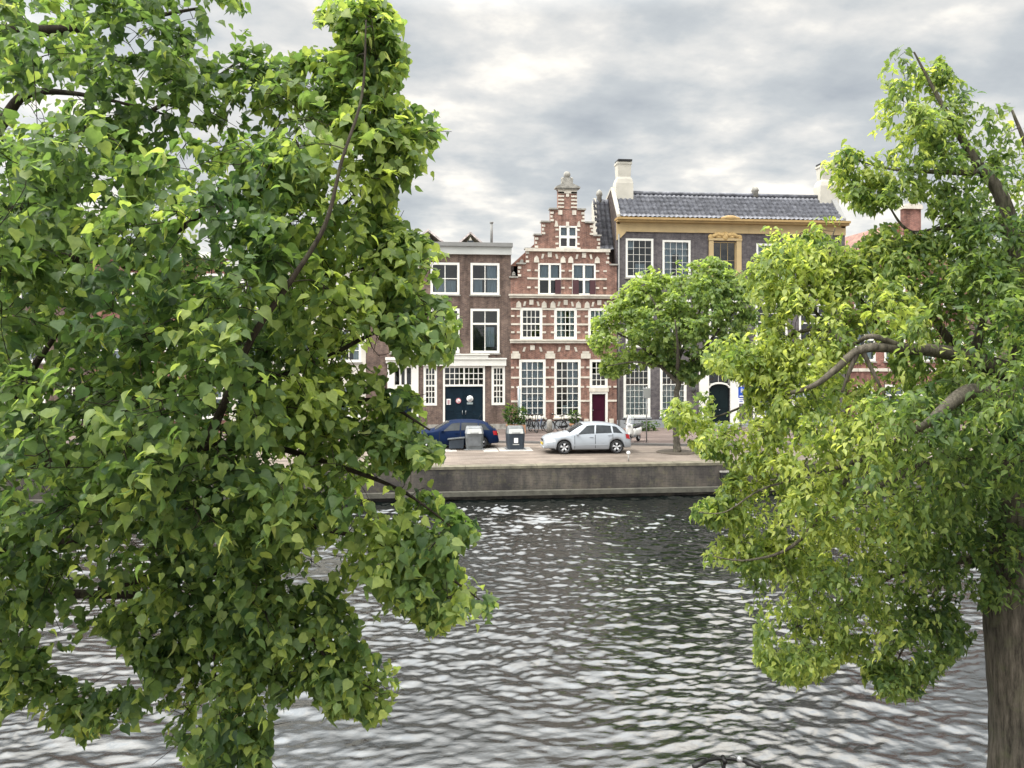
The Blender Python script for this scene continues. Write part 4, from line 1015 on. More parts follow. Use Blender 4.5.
def small_bin():
    p=ground_at(456.5,450); r=thing('litter_bin','low dark litter bin with slanted lid beside the grey container','bin',(p[0],p[1]+.3,0))
    b2=MB(); b2.prism([(-.36,.06),(.34,.06),(.38,.52),(-.36,.46)],-.28,.28); b2.build('body',M['bin_dark'],r,.02)
    l=MB(); l.prism([(-.44,.49),(.40,.56),(.41,.62),(-.42,.55)],-.32,.32); l.build('lid',M['bin_grey'],r,.01)
    for sx in (-.25,.25): MB().lathe([(.06,-.03),(.06,.03)],(sx,-.24,.06),'y',12).build('wheel',M['rubber'],r)
small_bin()

# ------------------------------------------------------------------ posts, signs, pots
def text_mesh(s,size,mat,parent,loc,ext=.004):
    cu=bpy.data.curves.new('t','FONT'); cu.body=s; cu.size=size; cu.extrude=ext; cu.align_x='CENTER'; cu.align_y='CENTER'
    o=bpy.data.objects.new('t',cu); COL.objects.link(o); dg=bpy.context.evaluated_depsgraph_get(); me=bpy.data.meshes.new_from_object(o.evaluated_get(dg))
    bpy.data.objects.remove(o); q=bpy.data.objects.new('lettering',me); COL.objects.link(q); me.materials.clear(); me.materials.append(mat); q.parent=parent; q.location=loc; q.rotation_euler=(math.pi/2,0,0); return q
def p_sign():
    Y=44.0; p=at_y(741.2,HZ,Y); x=p[0]; t=scale_at(742.5,Y); z=lambda q:EYE+(HZ-q)*t
    r=thing('parking_sign','blue square parking sign with white underplate beside the arched door','sign',(x,Y,.09)); b0=.09
    MB().tube([(0,0,0),(0,0,z(385)-b0)],.03,8).build('pole',M['iron'],r)
    s=MB().box(-.2,.2,-.06,-.035,z(397.8)-b0,z(387)-b0).build('sign_plate',M['sign_blue'],r,.01)
    text_mesh('P',.36,M['sign_white'],s,(0.02,-.066,z(391)-b0)); MB().box(-.13,.13,-.068,-.062,z(396.8)-b0,z(395.6)-b0).build('bar',M['sign_white'],s)
    u=MB().box(-.2,.2,-.06,-.035,z(403.5)-b0,z(398.2)-b0).build('underplate',M['sign_white'],r)
    q=MB()
    for k in range(2): q.box(-.14,.13-.06*k,-.066,-.061,z(400+1.8*k)-b0,z(399.3+1.8*k)-b0)
    q.build('print',M['sign_blue'],u)
p_sign()
def back_sign():
    p=ground_at(646.5,442.5,.09); t=scale_at(646.5,p[1]); z=lambda q:EYE+(HZ-q)*t-.09
    r=thing('road_sign','slim grey sign post with plate seen from behind, right of the moped','sign',p)
    MB().tube([(0,0,0),(0,0,z(387))],.035,8).build('pole',M['iron'],r); MB().box(-.2,.2,-.075,-.045,z(398),z(388)).build('sign_plate',plain('sign_back',(.36,.37,.37),.5,.1,3),r,.02)
back_sign()
def pale_post():
    p=ground_at(518.3,433,.09); t=scale_at(518,p[1]); z=lambda q:EYE+(HZ-q)*t-.09
    r=thing('flag_pole','pale blue slim banner post beside the potted shrubs','post',(p[0],p[1],.09))
    MB().tube([(0,0,0),(0,0,z(386))],.04,8).build('pole',M['iron'],r); MB().box(-.02,.12,-.012,.012,z(412),z(389)).build('banner',plain('pale_blue_cloth',(.45,.55,.58),.8,.1,3),r)
pale_post()
p=ground_at(549.5,433,.09); o=MB().lathe([(.17,0),(.16,.55),(.15,.72),(.10,.78)],p,'z',12).build('stone_bollard',M['stone_grey']); tag(o,'grey stone bollard between the bicycles before the red house','bollard')
p=ground_at(628.5,461.5); r=thing('white_bollard','small white knob on a short post near the quay edge','post',p); MB().tube([(0,0,0),(0,0,.32)],.03,8).build('stem',M['concrete'],r); MB().ball((0,0,.38),.085).build('knob',M['sign_white'],r)  # small white bollard near the quay edge, not a light
p=at_y(727.5,472,QY-.36); r=thing('mooring_fender','dark mooring fender with pale top hung on the quay wall','fender',(p[0],QY-.36,p[2])); MB().box(-.35,.35,-.16,0,-.3,.0).build('block',M['black'],r,.03); MB().box(-.37,.37,-.18,0,.003,.06).build('top_plate',M['stone_grey'],r)

# ------------------------------------------------------------------ foliage
def in_poly(px,py,poly):
    P=np.array(poly,float); x0,y0=P[:,0],P[:,1]; x1,y1=np.roll(x0,-1),np.roll(y0,-1); res=np.zeros(len(px),bool)
    for a,b2,c,d in zip(x0,y0,x1,y1):
        if b2==d: continue
        cond=((b2>py)!=(d>py))&(px<(c-a)*(py-b2)/(d-b2)+a); res^=cond
    return res
def edge_dist(px,py,poly):
    P=np.array(poly,float); D=np.full(len(px),1e9)
    for a,b2 in zip(P,np.roll(P,-1,0)):
        d=b2-a; L2=d@d+1e-9; t=np.clip(((px-a[0])*d[0]+(py-a[1])*d[1])/L2,0,1); D=np.minimum(D,np.hypot(px-a[0]-t*d[0],py-a[1]-t*d[1]))
    return D
# heart-shaped leaf with a drawn-out tip, folded along the midrib: (u across, v along, w up)
_side=[(.22,-.06,.03),(.46,.16,.06),(.46,.46,.05),(.20,.80,-.04)]
LEAF_V=np.array([(0,.03,0),(0,.34,-.02),(0,.68,-.06),(0,1.12,-.20)]+[(-a,b,c) for a,b,c in _side]+_side)
LEAF_Q=np.array([(0,1,5,4),(1,2,6,5),(2,3,7,6),(0,8,9,1),(1,9,10,2),(2,10,11,3)])
MID_V=LEAF_V*np.array([.66,1.05,1.2])
SLIM_V=LEAF_V*np.array([.62,1,1])
def leaves_mesh(name,pos,along,normal,size,tint,mat,parent,shape=LEAF_V,width=None):
    a=along/np.linalg.norm(along,axis=1,keepdims=True); u=np.cross(a,normal); u/=np.linalg.norm(u,axis=1,keepdims=True)+1e-9; w=np.cross(u,a)
    n=len(pos); k=len(shape)
    curl=RNG.normal(1.3,1.5,(n,1))
    if width is not None: u=u*width[:,None]
    V=pos[:,None,:]+size[:,None,None]*(shape[None,:,0,None]*u[:,None,:]+shape[None,:,1,None]*a[:,None,:]+(shape[None,:,2]*curl)[:,:,None]*w[:,None,:])
    Q=LEAF_Q[None]+np.arange(n)[:,None,None]*k
    return np_mesh(name,V.reshape(-1,3),Q.reshape(-1,4),mat,parent,np.repeat(tint,k))

def catmull(pts,n=5):
    return smooth_pts(pts,n)
_GRID=np.random.default_rng(3).random((32,32,32))
def vnoise(P,cell):
    q=P/cell; i=np.floor(q).astype(int); f=q-i; f=f*f*(3-2*f); r=np.zeros(len(P))
    for dx in (0,1):
        for dy in (0,1):
            for dz in (0,1):
                w=(f[:,0] if dx else 1-f[:,0])*(f[:,1] if dy else 1-f[:,1])*(f[:,2] if dz else 1-f[:,2])
                r+=w*_GRID[(i[:,0]+dx)%32,(i[:,1]+dy)%32,(i[:,2]+dz)%32]
    return r
class Tree:
    def __init__(self,name,label,base,group=None):
        self.root=thing(name,label,'tree',tuple(base)); self.base=np.array(base,float); self.limbs=[]; self.tb=MB(); self.tw=MB(); self.acc=[]
    def limb(self,pts,segs=10,wob=.0):
        P=[np.append(at_d(a,b2,c),r) for a,b2,c,r in pts]; S=smooth_pts(P,26 if segs>40 else 6); 
        pos=[q[:3] for q in S]; rad=[max(q[3],.002) for q in S]
        if wob:
            for i in range(1,len(pos)-1): pos[i]=pos[i]+RNG.normal(0,1,3)*min(wob,rad[i]*.35)
        o0=len(self.tb.v); self.tb.tube([q-self.base for q in pos],rad,segs)
        if segs>40:      # bark ridges and burls as real relief
            V=np.array(self.tb.v[o0:]); ax=np.repeat(np.array(pos)-self.base,segs,0); d=V-ax; R_=np.repeat(np.array(rad),segs); u=d/R_[:,None]
            q=np.concatenate([u[:,:2]*1.0,V[:,2:]*.28],1)+7
            rid=np.abs(vnoise(q+vnoise(V+3,.35)[:,None]*.12,.105)-.5)*2; rid2=np.abs(vnoise(q+20,.05)-.5)*2; big=vnoise(V+11,.38)-.5
            k=1+np.minimum(1,R_/.2)*(.08*big+.034*(rid-.4)+.014*(rid2-.4)); V=ax+d*k[:,None]
            self.tb.v[o0:]=[tuple(p_) for p_ in V]
        self.limbs+= [np.append(q,r) for q,r in zip(pos,rad)]
    def crown(self,poly,d0,tmax,kth,n_clump,spray_n,leaf_n,spray_len,leaf,mat,holes=(),dens=None,margin=6,tint_bias=0.0,tint_fn=None,shape=LEAF_V,blossom=0,droop=.35,twig_r=.006,bark='bark_dark',tint_sd=.17,cell=.4,thr=.40):
        L=np.array(self.limbs); P=np.array(poly,float); lo,hi=P.min(0),P.max(0)
        px=[];py=[]
        while len(px)<n_clump:
            a=RNG.uniform(lo[0],hi[0],4000); b2=RNG.uniform(lo[1],hi[1],4000); ok=in_poly(a,b2,poly)
            if dens is not None: ok&=RNG.uniform(0,1,4000)<dens(a,b2)
            for (hx,hy,hr) in holes: ok&=np.hypot(a-hx,b2-hy)>hr*1.1
            px+=list(a[ok]);py+=list(b2[ok])
        px=np.array(px[:n_clump]);py=np.array(py[:n_clump]); e=edge_dist(px,py,poly)
        dc=np.array([d0(a,b2) for a,b2 in zip(px,py)]); half=np.minimum(tmax,kth*e*dc/F+.05)
        dd=dc+RNG.uniform(-1,1,n_clump)*half
        C=np.array([at_d(a,b2,c_) for a,b2,c_ in zip(px,py,dd)]); m0=np.array([np.min(np.linalg.norm(L[:,:3]-c_,axis=1)) for c_ in C]); od=np.argsort(m0)
        px,py,dd,C=px[od],py[od],dd[od],C[od]; ATT=np.zeros((len(L)+n_clump*14,5)); ATT[:len(L),:4]=L; natt=len(L)
        tw=self.tw; pos=[];al=[];nr=[];tn=[];sz=[]
        for i in range(n_clump):
            c=C[i]; LL=ATT[:natt]; d=np.linalg.norm(LL[:,:3]-c,axis=1)+np.maximum(0,(LL[:,2]-c[2]))*.3+LL[:,4]
            j=int(np.argmin(d)); s=LL[j,:3].copy(); v=c-s; ln=np.linalg.norm(v)+1e-6
            out=v/ln; r0=min(LL[j,3]*.75,twig_r*(.45+ln*.4)); mid=s+v*.5+np.array([0,0,.08*ln])+RNG.normal(0,.09*ln,3)
            ee=c+out*spray_len*.45+np.array([0,0,-.2*spray_len]); pe=project(ee[None]); inn=in_poly(pe[0],pe[1],poly)[0] and edge_dist(pe[0],pe[1],poly)[0]>5
            pts=smooth_pts([s,mid,c,ee] if inn else [s,mid,s+(c-s)*.93],4); rr_=list(np.linspace(max(r0,.0022),.0018,len(pts))); tw.tube([q-self.base for q in pts],rr_,5)
            pen=.02+.25*LL[j,4]+.03
            for q_,r_ in list(zip(pts,rr_))[3:-1]:
                if natt<len(ATT): ATT[natt]=(*q_,r_,pen); natt+=1
            cb=RNG.normal(0,.15)
            for k in range(spray_n):
                az=RNG.uniform(0,2*math.pi); el=RNG.normal(-.1,.45); rd=np.array([math.cos(az)*math.cos(el),math.sin(az)*math.cos(el),math.sin(el)])
                dirv=rd+out*.75+np.array([0,0,-.12]); dirv/=np.linalg.norm(dirv); st=c+RNG.normal(0,.22*spray_len,3)
                ll=spray_len*RNG.uniform(.6,1.3); side=np.cross(dirv,[0,0,1]); side/=np.linalg.norm(side)+1e-9
                if k<2 and inn and vnoise(c[None]*np.array([1,1,1.5]),cell)[0]>thr:
                    tw.tube([c-self.base,(c+st)/2-self.base,st+dirv*ll*.6-self.base+np.array([0,0,-.05*ll])],[.0035,.003,.0015],4)
                m=max(3,int(RNG.normal(leaf_n,1.5)))
                for q in range(m):
                    f=(q+.5)/m; p=st+dirv*ll*f+np.array([0,0,-droop*ll*f*f])+RNG.normal(0,.012,3)
                    sg=1 if q%2 else -1; a=dirv*.55+side*sg*RNG.uniform(.5,1.1)+np.array([0,0,-RNG.uniform(.15,1.1)]); 
                    nn=np.array([0,0,1.])+RNG.normal(0,.45,3)+out*.35
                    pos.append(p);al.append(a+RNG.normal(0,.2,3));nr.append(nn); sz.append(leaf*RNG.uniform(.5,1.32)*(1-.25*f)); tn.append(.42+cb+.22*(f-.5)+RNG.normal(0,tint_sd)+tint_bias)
        pos=np.array(pos);al=np.array(al);nr=np.array(nr);sz=np.array(sz);tn=np.array(tn)
        cen=pos+al/np.linalg.norm(al,axis=1,keepdims=True)*sz[:,None]*.5; qx,qy=project(cen)
        ok=in_poly(qx,qy,poly)|(edge_dist(qx,qy,poly)<margin)
        for (hx,hy,hr) in holes: ok&=(np.hypot(qx-hx,qy-hy)>hr)|(RNG.uniform(0,1,len(qx))<.06)
        ok&=(vnoise(cen*np.array([1,1,1.5]),cell)*.75+vnoise(cen,cell*.45)*.25)>thr+RNG.normal(0,.03,len(cen))
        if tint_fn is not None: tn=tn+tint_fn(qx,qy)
        pos,al,nr,sz,tn=pos[ok],al[ok],nr[ok],sz[ok],np.clip(tn[ok],0,1)
        wid=np.ones(len(pos))
        if blossom:
            idx=RNG.choice(len(pos),blossom,replace=False)
            pos=np.concatenate([pos,pos[idx]]); al=np.concatenate([al,RNG.normal(0,.35,(blossom,3))+np.array([0,0,-1.])]); nr=np.concatenate([nr,RNG.normal(0,1,(blossom,3))])
            sz=np.concatenate([sz,RNG.uniform(.05,.09,blossom)]); tn=np.concatenate([tn*.9,np.full(blossom,1.0)]); wid=np.concatenate([wid,np.full(blossom,.3)])
        self.acc.append((pos-self.base,al,nr,sz,tn,wid)); self.fin=(mat,shape,bark)
        return len(pos)
    def finish(self):
        mat,shape,bark=self.fin; A=[np.concatenate([a[k] for a in self.acc]) for k in range(6)]
        leaves_mesh('foliage',*A[:5],mat,self.root,shape,A[5]); self.tw.build('twigs',M[bark],self.root)
    def done(self,mat): self.tb.build('trunk',mat,self.root)

# --- left near linden
LT=[(-520,-110),(240,-110),(243,-2),(243,10),(232,16),(222,2),(196,2),(197,20),(216,28),(233,24),(252,44),(260,58),(273,53),(283,68),(300,62),(313,53),(330,55),(343,50),(340,30),(315,16),(320,6),(332,2),(345,-6),(372,-6),(387,14),(400,24),(388,40),(403,53),(400,75),(388,95),(407,107),(418,118),(441,121),(441,132),(432,138),(424,158),(428,178),(418,184),(398,176),(386,182),(393,213),(388,224),(402,228),(420,241),(443,257),(434,278),(444,290),(449,306),(457,332),(444,357),(420,356),(400,362),(378,372),(374,395),(388,400),(405,396),(418,404),(421,420),(418,432),(436,438),(437,456),(428,462),(412,458),(402,470),(412,481),(426,487),(434,500),(440,514),(455,516),(472,528),(472,542),(456,545),(448,560),(456,576),(468,583),(480,592),(492,606),(490,617),(478,622),(464,614),(452,622),(440,630),(428,627),(420,614),(402,604),(378,612),(372,592),(364,570),(346,574),(352,600),(357,626),(352,646),(370,658),(391,672),(398,690),(388,704),(370,718),(352,706),(333,713),(320,700),(318,684),(300,680),(290,692),(280,706),(268,715),(263,740),(262,775),(200,775),(160,730),(166,705),(188,692),(200,672),(230,655),(213,645),(190,655),(180,680),(152,694),(150,674),(133,656),(110,628),(80,622),(66,646),(36,646),(44,670),(60,684),(85,690),(110,704),(125,690),(145,708),(135,722),(112,726),(100,722),(85,738),(74,728),(52,732),(50,702),(20,700),(0,712),(-60,740),(-260,740),(-480,540)]
lt=Tree('linden_tree','large linden tree filling the left side with big heart shaped leaves',at_d(-134,HZ+EYE*F/5.0,5.0))
yb=HZ+EYE*F/5.0
lt.limb([(-134,yb+10,5,.30),(-133,850,5,.25),(-130,600,5,.22),(-120,300,5,.18),(-90,60,4.9,.12),(-60,-220,4.8,.05)],64,0)
for l in [[(-125,480,5,.10),(-40,470,4.9,.08),(60,462,4.8,.06),(150,452,4.7,.05),(235,445,4.6,.042),(300,420,4.5,.03),(370,400,4.4,.018),(430,430,4.3,.006)],
 [(205,447,4.5,.035),(228,395,4.2,.026),(252,338,4.0,.021),(290,282,3.95,.017),(325,225,4.0,.014),(342,160,4.1,.011),(362,95,4.3,.009),(366,20,4.4,.005)],
 [(-125,420,5,.08),(-40,440,5,.06),(0,425,5,.05),(15,400,5,.04),(35,365,5,.03),(60,330,5,.015)],
 [(-120,230,5,.09),(-40,160,4.9,.06),(0,125,4.9,.05),(25,95,4.9,.035),(70,93,4.9,.02),(130,105,4.8,.012),(200,125,4.8,.006)],
 [(-115,250,5.1,.07),(0,220,5.2,.05),(100,155,5.2,.032),(153,110,5.2,.02),(200,88,5.2,.013),(240,60,5.2,.008)],
 [(-128,650,5,.08),(0,600,4.8,.05),(120,595,4.7,.03),(195,600,4.6,.018),(212,640,4.55,.012),(216,690,4.5,.006)],
 [(100,590,4.7,.03),(200,570,4.6,.025),(280,600,4.5,.018),(320,650,4.4,.012),(350,680,4.4,.006)],
 [(-128,560,5,.08),(60,540,4.8,.05),(200,520,4.6,.035),(330,530,4.45,.022),(420,560,4.4,.014),(480,600,4.4,.005)],
 [(0,640,4.9,.012),(45,672,4.9,.007),(90,705,4.85,.005),(135,714,4.8,.003)],
 [(-80,30,5,.07),(60,30,4.9,.04),(200,8,4.9,.01)],
 [(235,385,4.6,.025),(300,370,4.5,.02),(380,330,4.4,.014),(440,310,4.4,.006)],
 [(290,282,4.55,.018),(350,270,4.5,.012),(430,262,4.5,.005)],
 [(325,225,4.5,.014),(370,180,4.45,.01),(430,130,4.4,.004)],
 [(250,440,4.6,.025),(320,460,4.5,.02),(400,490,4.4,.012),(455,530,4.4,.005)],
 [(-120,300,5,.09),(60,260,5.2,.06),(160,240,5.1,.03),(250,170,5.0,.012),(290,90,5,.006)],
 [(-130,500,5,.1),(-250,420,5.2,.06),(-420,380,5.3,.02)],[(-120,250,5,.09),(-260,120,5,.05),(-420,0,5,.02)],[(-120,300,5,.08),(-160,280,6,.06),(-200,250,6.8,.02)],[(-128,520,5,.08),(-140,500,4,.05),(-200,470,3,.02)]]: lt.limb([(a_,b_,c_+(0 if l[0][:2]==(205,447) or a_<-30 else .35),r_*(1 if a_<0 else .85)) for a_,b_,c_,r_ in l],9)
lt.done(M['bark_dark'])
def ldens(a,b2): return np.where((a<-30)|(b2<-30),.10,1.0)*np.where((b2<130)&(b2>-30)&(a>-30)&(a<300),.62,1.0)
LH=[(222,40,15),(212,22,9),(215,95,7),(120,52,6),(105,30,5),(20,120,5),(45,60,5),(100,675,14),(70,662,12),(130,672,10),(180,690,8),(66,88,11),(80,95,7),(140,76,9),(150,42,6),(186,165,8),(196,108,10),(230,125,7),(168,148,6),(60,312,8),(55,345,8),(118,355,5),(85,372,5),(160,308,4),(5,165,6),(30,135,6),(250,95,8),(90,205,6),(216,545,5),(34,540,5),(198,230,5),(232,170,7),(285,215,5),(320,150,4)]
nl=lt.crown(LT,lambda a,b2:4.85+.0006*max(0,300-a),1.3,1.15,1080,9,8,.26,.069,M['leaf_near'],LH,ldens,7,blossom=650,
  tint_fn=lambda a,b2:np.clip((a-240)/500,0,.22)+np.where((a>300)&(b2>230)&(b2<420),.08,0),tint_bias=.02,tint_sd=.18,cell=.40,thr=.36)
for poly,n_,dep in (([(378,392),(405,394),(418,404),(421,420),(418,430),(436,438),(438,456),(428,464),(412,462),(402,472),(380,470),(366,430)],15,4.7),
    ([(160,728),(166,705),(188,692),(205,668),(235,662),(262,690),(264,735),(258,775),(205,775)],13,4.9),
    ([(0,660),(40,655),(60,684),(85,690),(110,704),(125,690),(145,708),(135,722),(112,726),(100,722),(85,738),(74,728),(50,720),(0,708)],9,4.9),
    ([(318,14),(332,3),(372,-4),(388,18),(399,26),(386,42),(402,54),(398,78),(345,70),(340,32)],15,4.8),
    ([(405,490),(434,500),(455,516),(472,530),(470,543),(455,548),(452,576),(470,584),(492,606),(488,618),(462,612),(440,628),(424,612),(400,600),(395,540)],19,4.7),
    ([(300,600),(350,600),(357,626),(352,646),(388,672),(397,690),(386,704),(352,706),(333,712),(320,700),(300,660)],13,4.8),
    ([(385,230),(420,242),(443,258),(434,280),(449,306),(456,332),(442,356),(405,360),(385,330),(375,280)],24,4.75)):
    lt.crown(poly,lambda a,b2:dep,.4,1.1,n_,8,8,.24,.070,M['leaf_near'],(),None,5,blossom=24,tint_fn=lambda a,b2:.14,tint_sd=.2,cell=.3,thr=.33)
# --- right near tree
RT=[(911,40),(917,44),(905,52),(925,55),(940,52),(942,64),(952,78),(965,88),(975,93),(990,88),(1001,90),(1007,107),(1001,120),(1016,128),(1060,125),(1180,150),(1330,240),(1400,420),(1380,620),(1200,720),(1080,640),(1030,600),(985,610),(968,585),(955,600),(957,622),(973,636),(962,650),(942,668),(925,690),(905,697),(884,698),(868,686),(864,668),(850,655),(838,663),(823,674),(800,684),(773,674),(757,660),(757,630),(746,607),(743,577),(748,556),(735,563),(706,562),(706,552),(733,534),(734,520),(716,526),(694,516),(692,504),(706,502),(728,507),(718,492),(736,470),(720,457),(700,453),(699,443),(713,430),(733,414),(746,395),(752,384),(742,378),(722,374),(708,366),(702,348),(737,337),(752,337),(763,330),(768,308),(746,294),(743,280),(762,248),(768,228),(785,226),(800,232),(822,219),(844,222),(850,238),(846,252),(858,246),(872,232),(890,225),(903,232),(915,238),(932,232),(946,224),(929,212),(934,196),(905,200),(890,207),(870,212),(851,205),(833,187),(823,170),(826,155),(838,144),(848,148),(860,160),(874,150),(890,146),(893,136),(868,130),(866,121),(880,106),(891,98),(882,74),(893,60),(902,48)]
rt=Tree('elm_tree','broad tree on the right with thick trunk and bright green leaves over water',at_d(1020,HZ+EYE*F/7.8,7.8))
yb=HZ+EYE*F/7.8
rt.limb([(1022,yb+8,7.8,.42),(1025,780,7.8,.335),(1025,700,7.8,.325),(1021,615,7.8,.335),(1021,540,7.8,.29),(1024,470,7.8,.26),(1032,390,7.8,.20),(1027,300,7.8,.14),(1013,240,7.8,.095),(1000,194,7.8,.065),(975,160,7.8,.045),(945,110,7.8,.025),(914,52,7.8,.008)],96,0)
for l in [[(1032,400,7.6,.16),(1000,396,7.0,.09),(969,392,6.6,.07),(945,408,6.45,.05),(921,428,6.5,.034),(880,450,7.4,.03),(830,470,7.4,.018),(770,480,7.5,.006)],
 [(1020,490,7.8,.16),(979,468,7.8,.11),(955,455,7.7,.08),(937,460,7.6,.05),(890,480,7.6,.03),(820,520,7.6,.01)],
 [(1028,380,7.9,.12),(960,355,7.4,.075),(898,348,7.0,.05),(860,350,6.95,.04),(835,370,7.0,.032),(808,388,7.1,.024),(760,400,8.4,.018),(710,418,8.5,.008),(675,412,8.6,.004)],
 [(905,349,7.0,.035),(872,336,6.95,.024),(850,345,7.3,.018),(827,330,7.6,.022),(800,332,7.8,.018),(770,345,8.4,.015),(725,355,8.4,.005)],
 [(858,350,6.95,.03),(850,370,6.95,.02),(842,392,7.0,.012)],[(862,350,6.95,.025),(876,378,6.95,.015),(885,395,6.95,.008)],
 [(975,350,7.9,.05),(985,310,7.9,.035),(985,270,7.9,.02),(960,240,7.9,.01)],
 [(985,172,7.8,.04),(940,172,7.8,.025),(885,168,7.8,.012),(842,154,7.8,.005)],
 [(1010,232,7.8,.045),(960,225,7.8,.03),(912,232,7.9,.018),(890,208,7.9,.008)],
 [(1018,560,8.0,.09),(960,560,8.5,.05),(900,572,8.6,.035),(840,605,8.5,.022),(790,630,8.2,.008)],
 [(955,562,8.5,.03),(925,610,8.2,.018),(900,655,7.8,.01),(893,680,7.6,.004)],
 [(800,478,7.5,.012),(760,490,7.6,.01),(725,512,7.6,.006),(697,512,7.6,.003)],
 [(860,460,7.4,.025),(800,540,7.5,.018),(750,560,7.5,.01),(712,556,7.5,.004)],
 [(1018,240,7.8,.06),(1035,180,7.8,.035),(1012,110,7.8,.012)],[(900,350,8.1,.04),(860,300,8.1,.025),(830,260,8.1,.015),(835,228,8.1,.005)],
 [(830,330,8.3,.02),(790,280,8.3,.012),(765,250,8.3,.004)],[(960,355,8,.05),(920,300,8,.03),(880,250,8,.012)],
 [(1032,400,7.8,.14),(1120,330,7.8,.09),(1240,300,7.8,.04),(1330,320,7.8,.015)],[(1030,480,7.8,.12),(1120,460,7.6,.07),(1260,500,7.5,.02)],[(1030,440,7.8,.1),(1050,420,8.8,.06),(1060,400,9.6,.02)],[(1030,440,7.8,.1),(1040,420,6.8,.06),(1050,400,6.1,.02)]]: rt.limb(l,9)
rt.done(M['bark'])
RH=[(866,340,9),(878,355,11),(862,372,10),(884,368,8),(800,322,8),(817,312,6),(845,232,6),(856,580,8),(838,555,7),(965,560,8),(975,575,8),(905,655,8),(890,580,6),(985,320,6),(735,400,10),(914,150,7),(880,165,6),(860,165,7),(900,120,6),(930,175,6),(975,130,5)]
def rdens(a,b2): return np.where(a>1040,.3,1.0)*np.where((b2<215)&(a<1040),.58,1.0)*np.where((b2<340)|(a>1040),1.0,.85)
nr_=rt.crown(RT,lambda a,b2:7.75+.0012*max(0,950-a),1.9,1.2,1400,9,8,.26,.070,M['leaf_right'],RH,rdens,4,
  tint_fn=lambda a,b2:np.clip((930-a)/400,-.14,.22)-np.where(b2>560,.08,0)-np.where((a>900)&(b2>400),.08,0),tint_bias=.0,tint_sd=.15,shape=MID_V,droop=.65,twig_r=.006,cell=.5,thr=.34)  # light and shade in the leaf tint: paler leftwards, darker low and right
spr=Tree.__new__(Tree)
# small low bough reaching to the left belongs to the right tree
rt2=rt
def bough():
    poly=[(663,412),(672,402),(690,398),(705,393),(713,400),(712,420),(706,436),(697,450),(688,440),(678,432),(666,424)]
    rt.crown(poly,lambda a,b2:8.55,.35,1.2,26,7,7,.22,.075,M['leaf_right'],(),None,3,tint_fn=lambda a,b2:.25,tint_sd=.12,cell=.25,thr=.38)
bough()
for poly,n_,dep in (([(743,352),(703,348),(708,366),(742,380),(790,380),(790,345)],20,8.3),([(692,504),(706,502),(728,508),(716,526),(696,517)],9,7.8),([(706,556),(735,560),(760,545),(770,575),(735,568)],12,7.7),
    ([(823,170),(826,155),(838,144),(850,150),(872,152),(893,160),(890,207),(870,211),(851,205),(833,187)],15,7.9),
    ([(763,250),(768,230),(800,232),(822,220),(846,222),(846,260),(790,290),(765,306),(745,290)],20,8.2),
    ([(757,610),(800,600),(850,640),(823,674),(800,684),(773,674),(757,660)],18,7.6),([(864,660),(885,660),(925,668),(940,650),(962,650),(940,668),(922,692),(886,698)],17,7.5)):
    rt.crown(poly,lambda a,b2:dep,.45,1.2,n_,8,8,.22,.073,M['leaf_right'],(),None,3,tint_fn=lambda a,b2:-.12 if dep==7.5 else .12,tint_sd=.14,cell=.35,thr=.33,shape=MID_V)  # same shading in the tint: low right spray darker, other sprays paler
# --- street tree across the river
FT=[(588,338),(592,322),(600,312),(612,300),(625,287),(640,275),(655,268),(668,262),(680,263),(695,263),(705,258),(718,260),(735,268),(748,280),(757,296),(756,320),(748,340),(736,352),(725,365),(705,373),(692,384),(675,374),(660,364),(640,368),(625,373),(610,377),(599,369),(606,358),(595,350)]
dF=36.6
ft=Tree('street_tree','round crowned green street tree standing on the quay across the river',tuple(ground_at(677,452.5)))
ft.limb([(677,454,dF,.25),(676.5,444,dF,.17),(675.5,425,dF,.145),(676.5,400,dF,.14),(678,378,dF,.13),(678,350,dF,.12),(680,310,dF,.07),(682,275,dF,.03)],10,.02)
for l in [[(677,382,dF,.13),(660,365,dF,.1),(640,345,dF,.07),(610,330,dF,.03)],[(677,378,dF,.12),(695,360,dF,.09),(715,335,dF,.06),(740,305,dF,.02)],[(678,365,dF,.1),(668,330,36,.07),(650,295,35.8,.03)],[(678,360,dF,.09),(694,325,37,.06),(710,285,37.2,.02)],[(662,367,dF,.06),(635,362,36,.04),(608,366,35.8,.02)],[(692,362,dF,.06),(715,356,37.4,.03)],[(677,375,dF,.1),(678,350,34.8,.06),(675,320,33.6,.03)],[(677,375,dF,.1),(680,350,38.4,.06),(684,320,39.6,.03)]]: ft.limb(l,7)
ft.done(M['bark'])
ft.crown(FT,lambda a,b2:dF,2.7,1.0,600,5,7,.62,.19,M['leaf_far'],[(672,330,3),(640,350,4),(700,345,4),(655,318,3),(625,340,3),(720,330,3),(690,300,3),(735,315,3),(612,345,3),(680,352,4),(665,290,3)],None,2.5,tint_fn=lambda a,b2:.1+np.clip((690-a)/300,-.1,.25)+np.clip((320-b2)/250,-.1,.2),twig_r=.02,droop=.2,cell=1.1,thr=.335)  # leaf tint lightens towards left and top, light put into the colour
p=ground_at(677,452.2); o=MB().lathe([(1.0,0),(.95,.03),(.3,.06)],(p[0],p[1],.002),'z',20).build('tree_pit',M['soil']); tag(o,'round patch of bare soil at foot of the street tree','ground',kind='structure')
for tr in (lt, rt, ft): tr.finish()
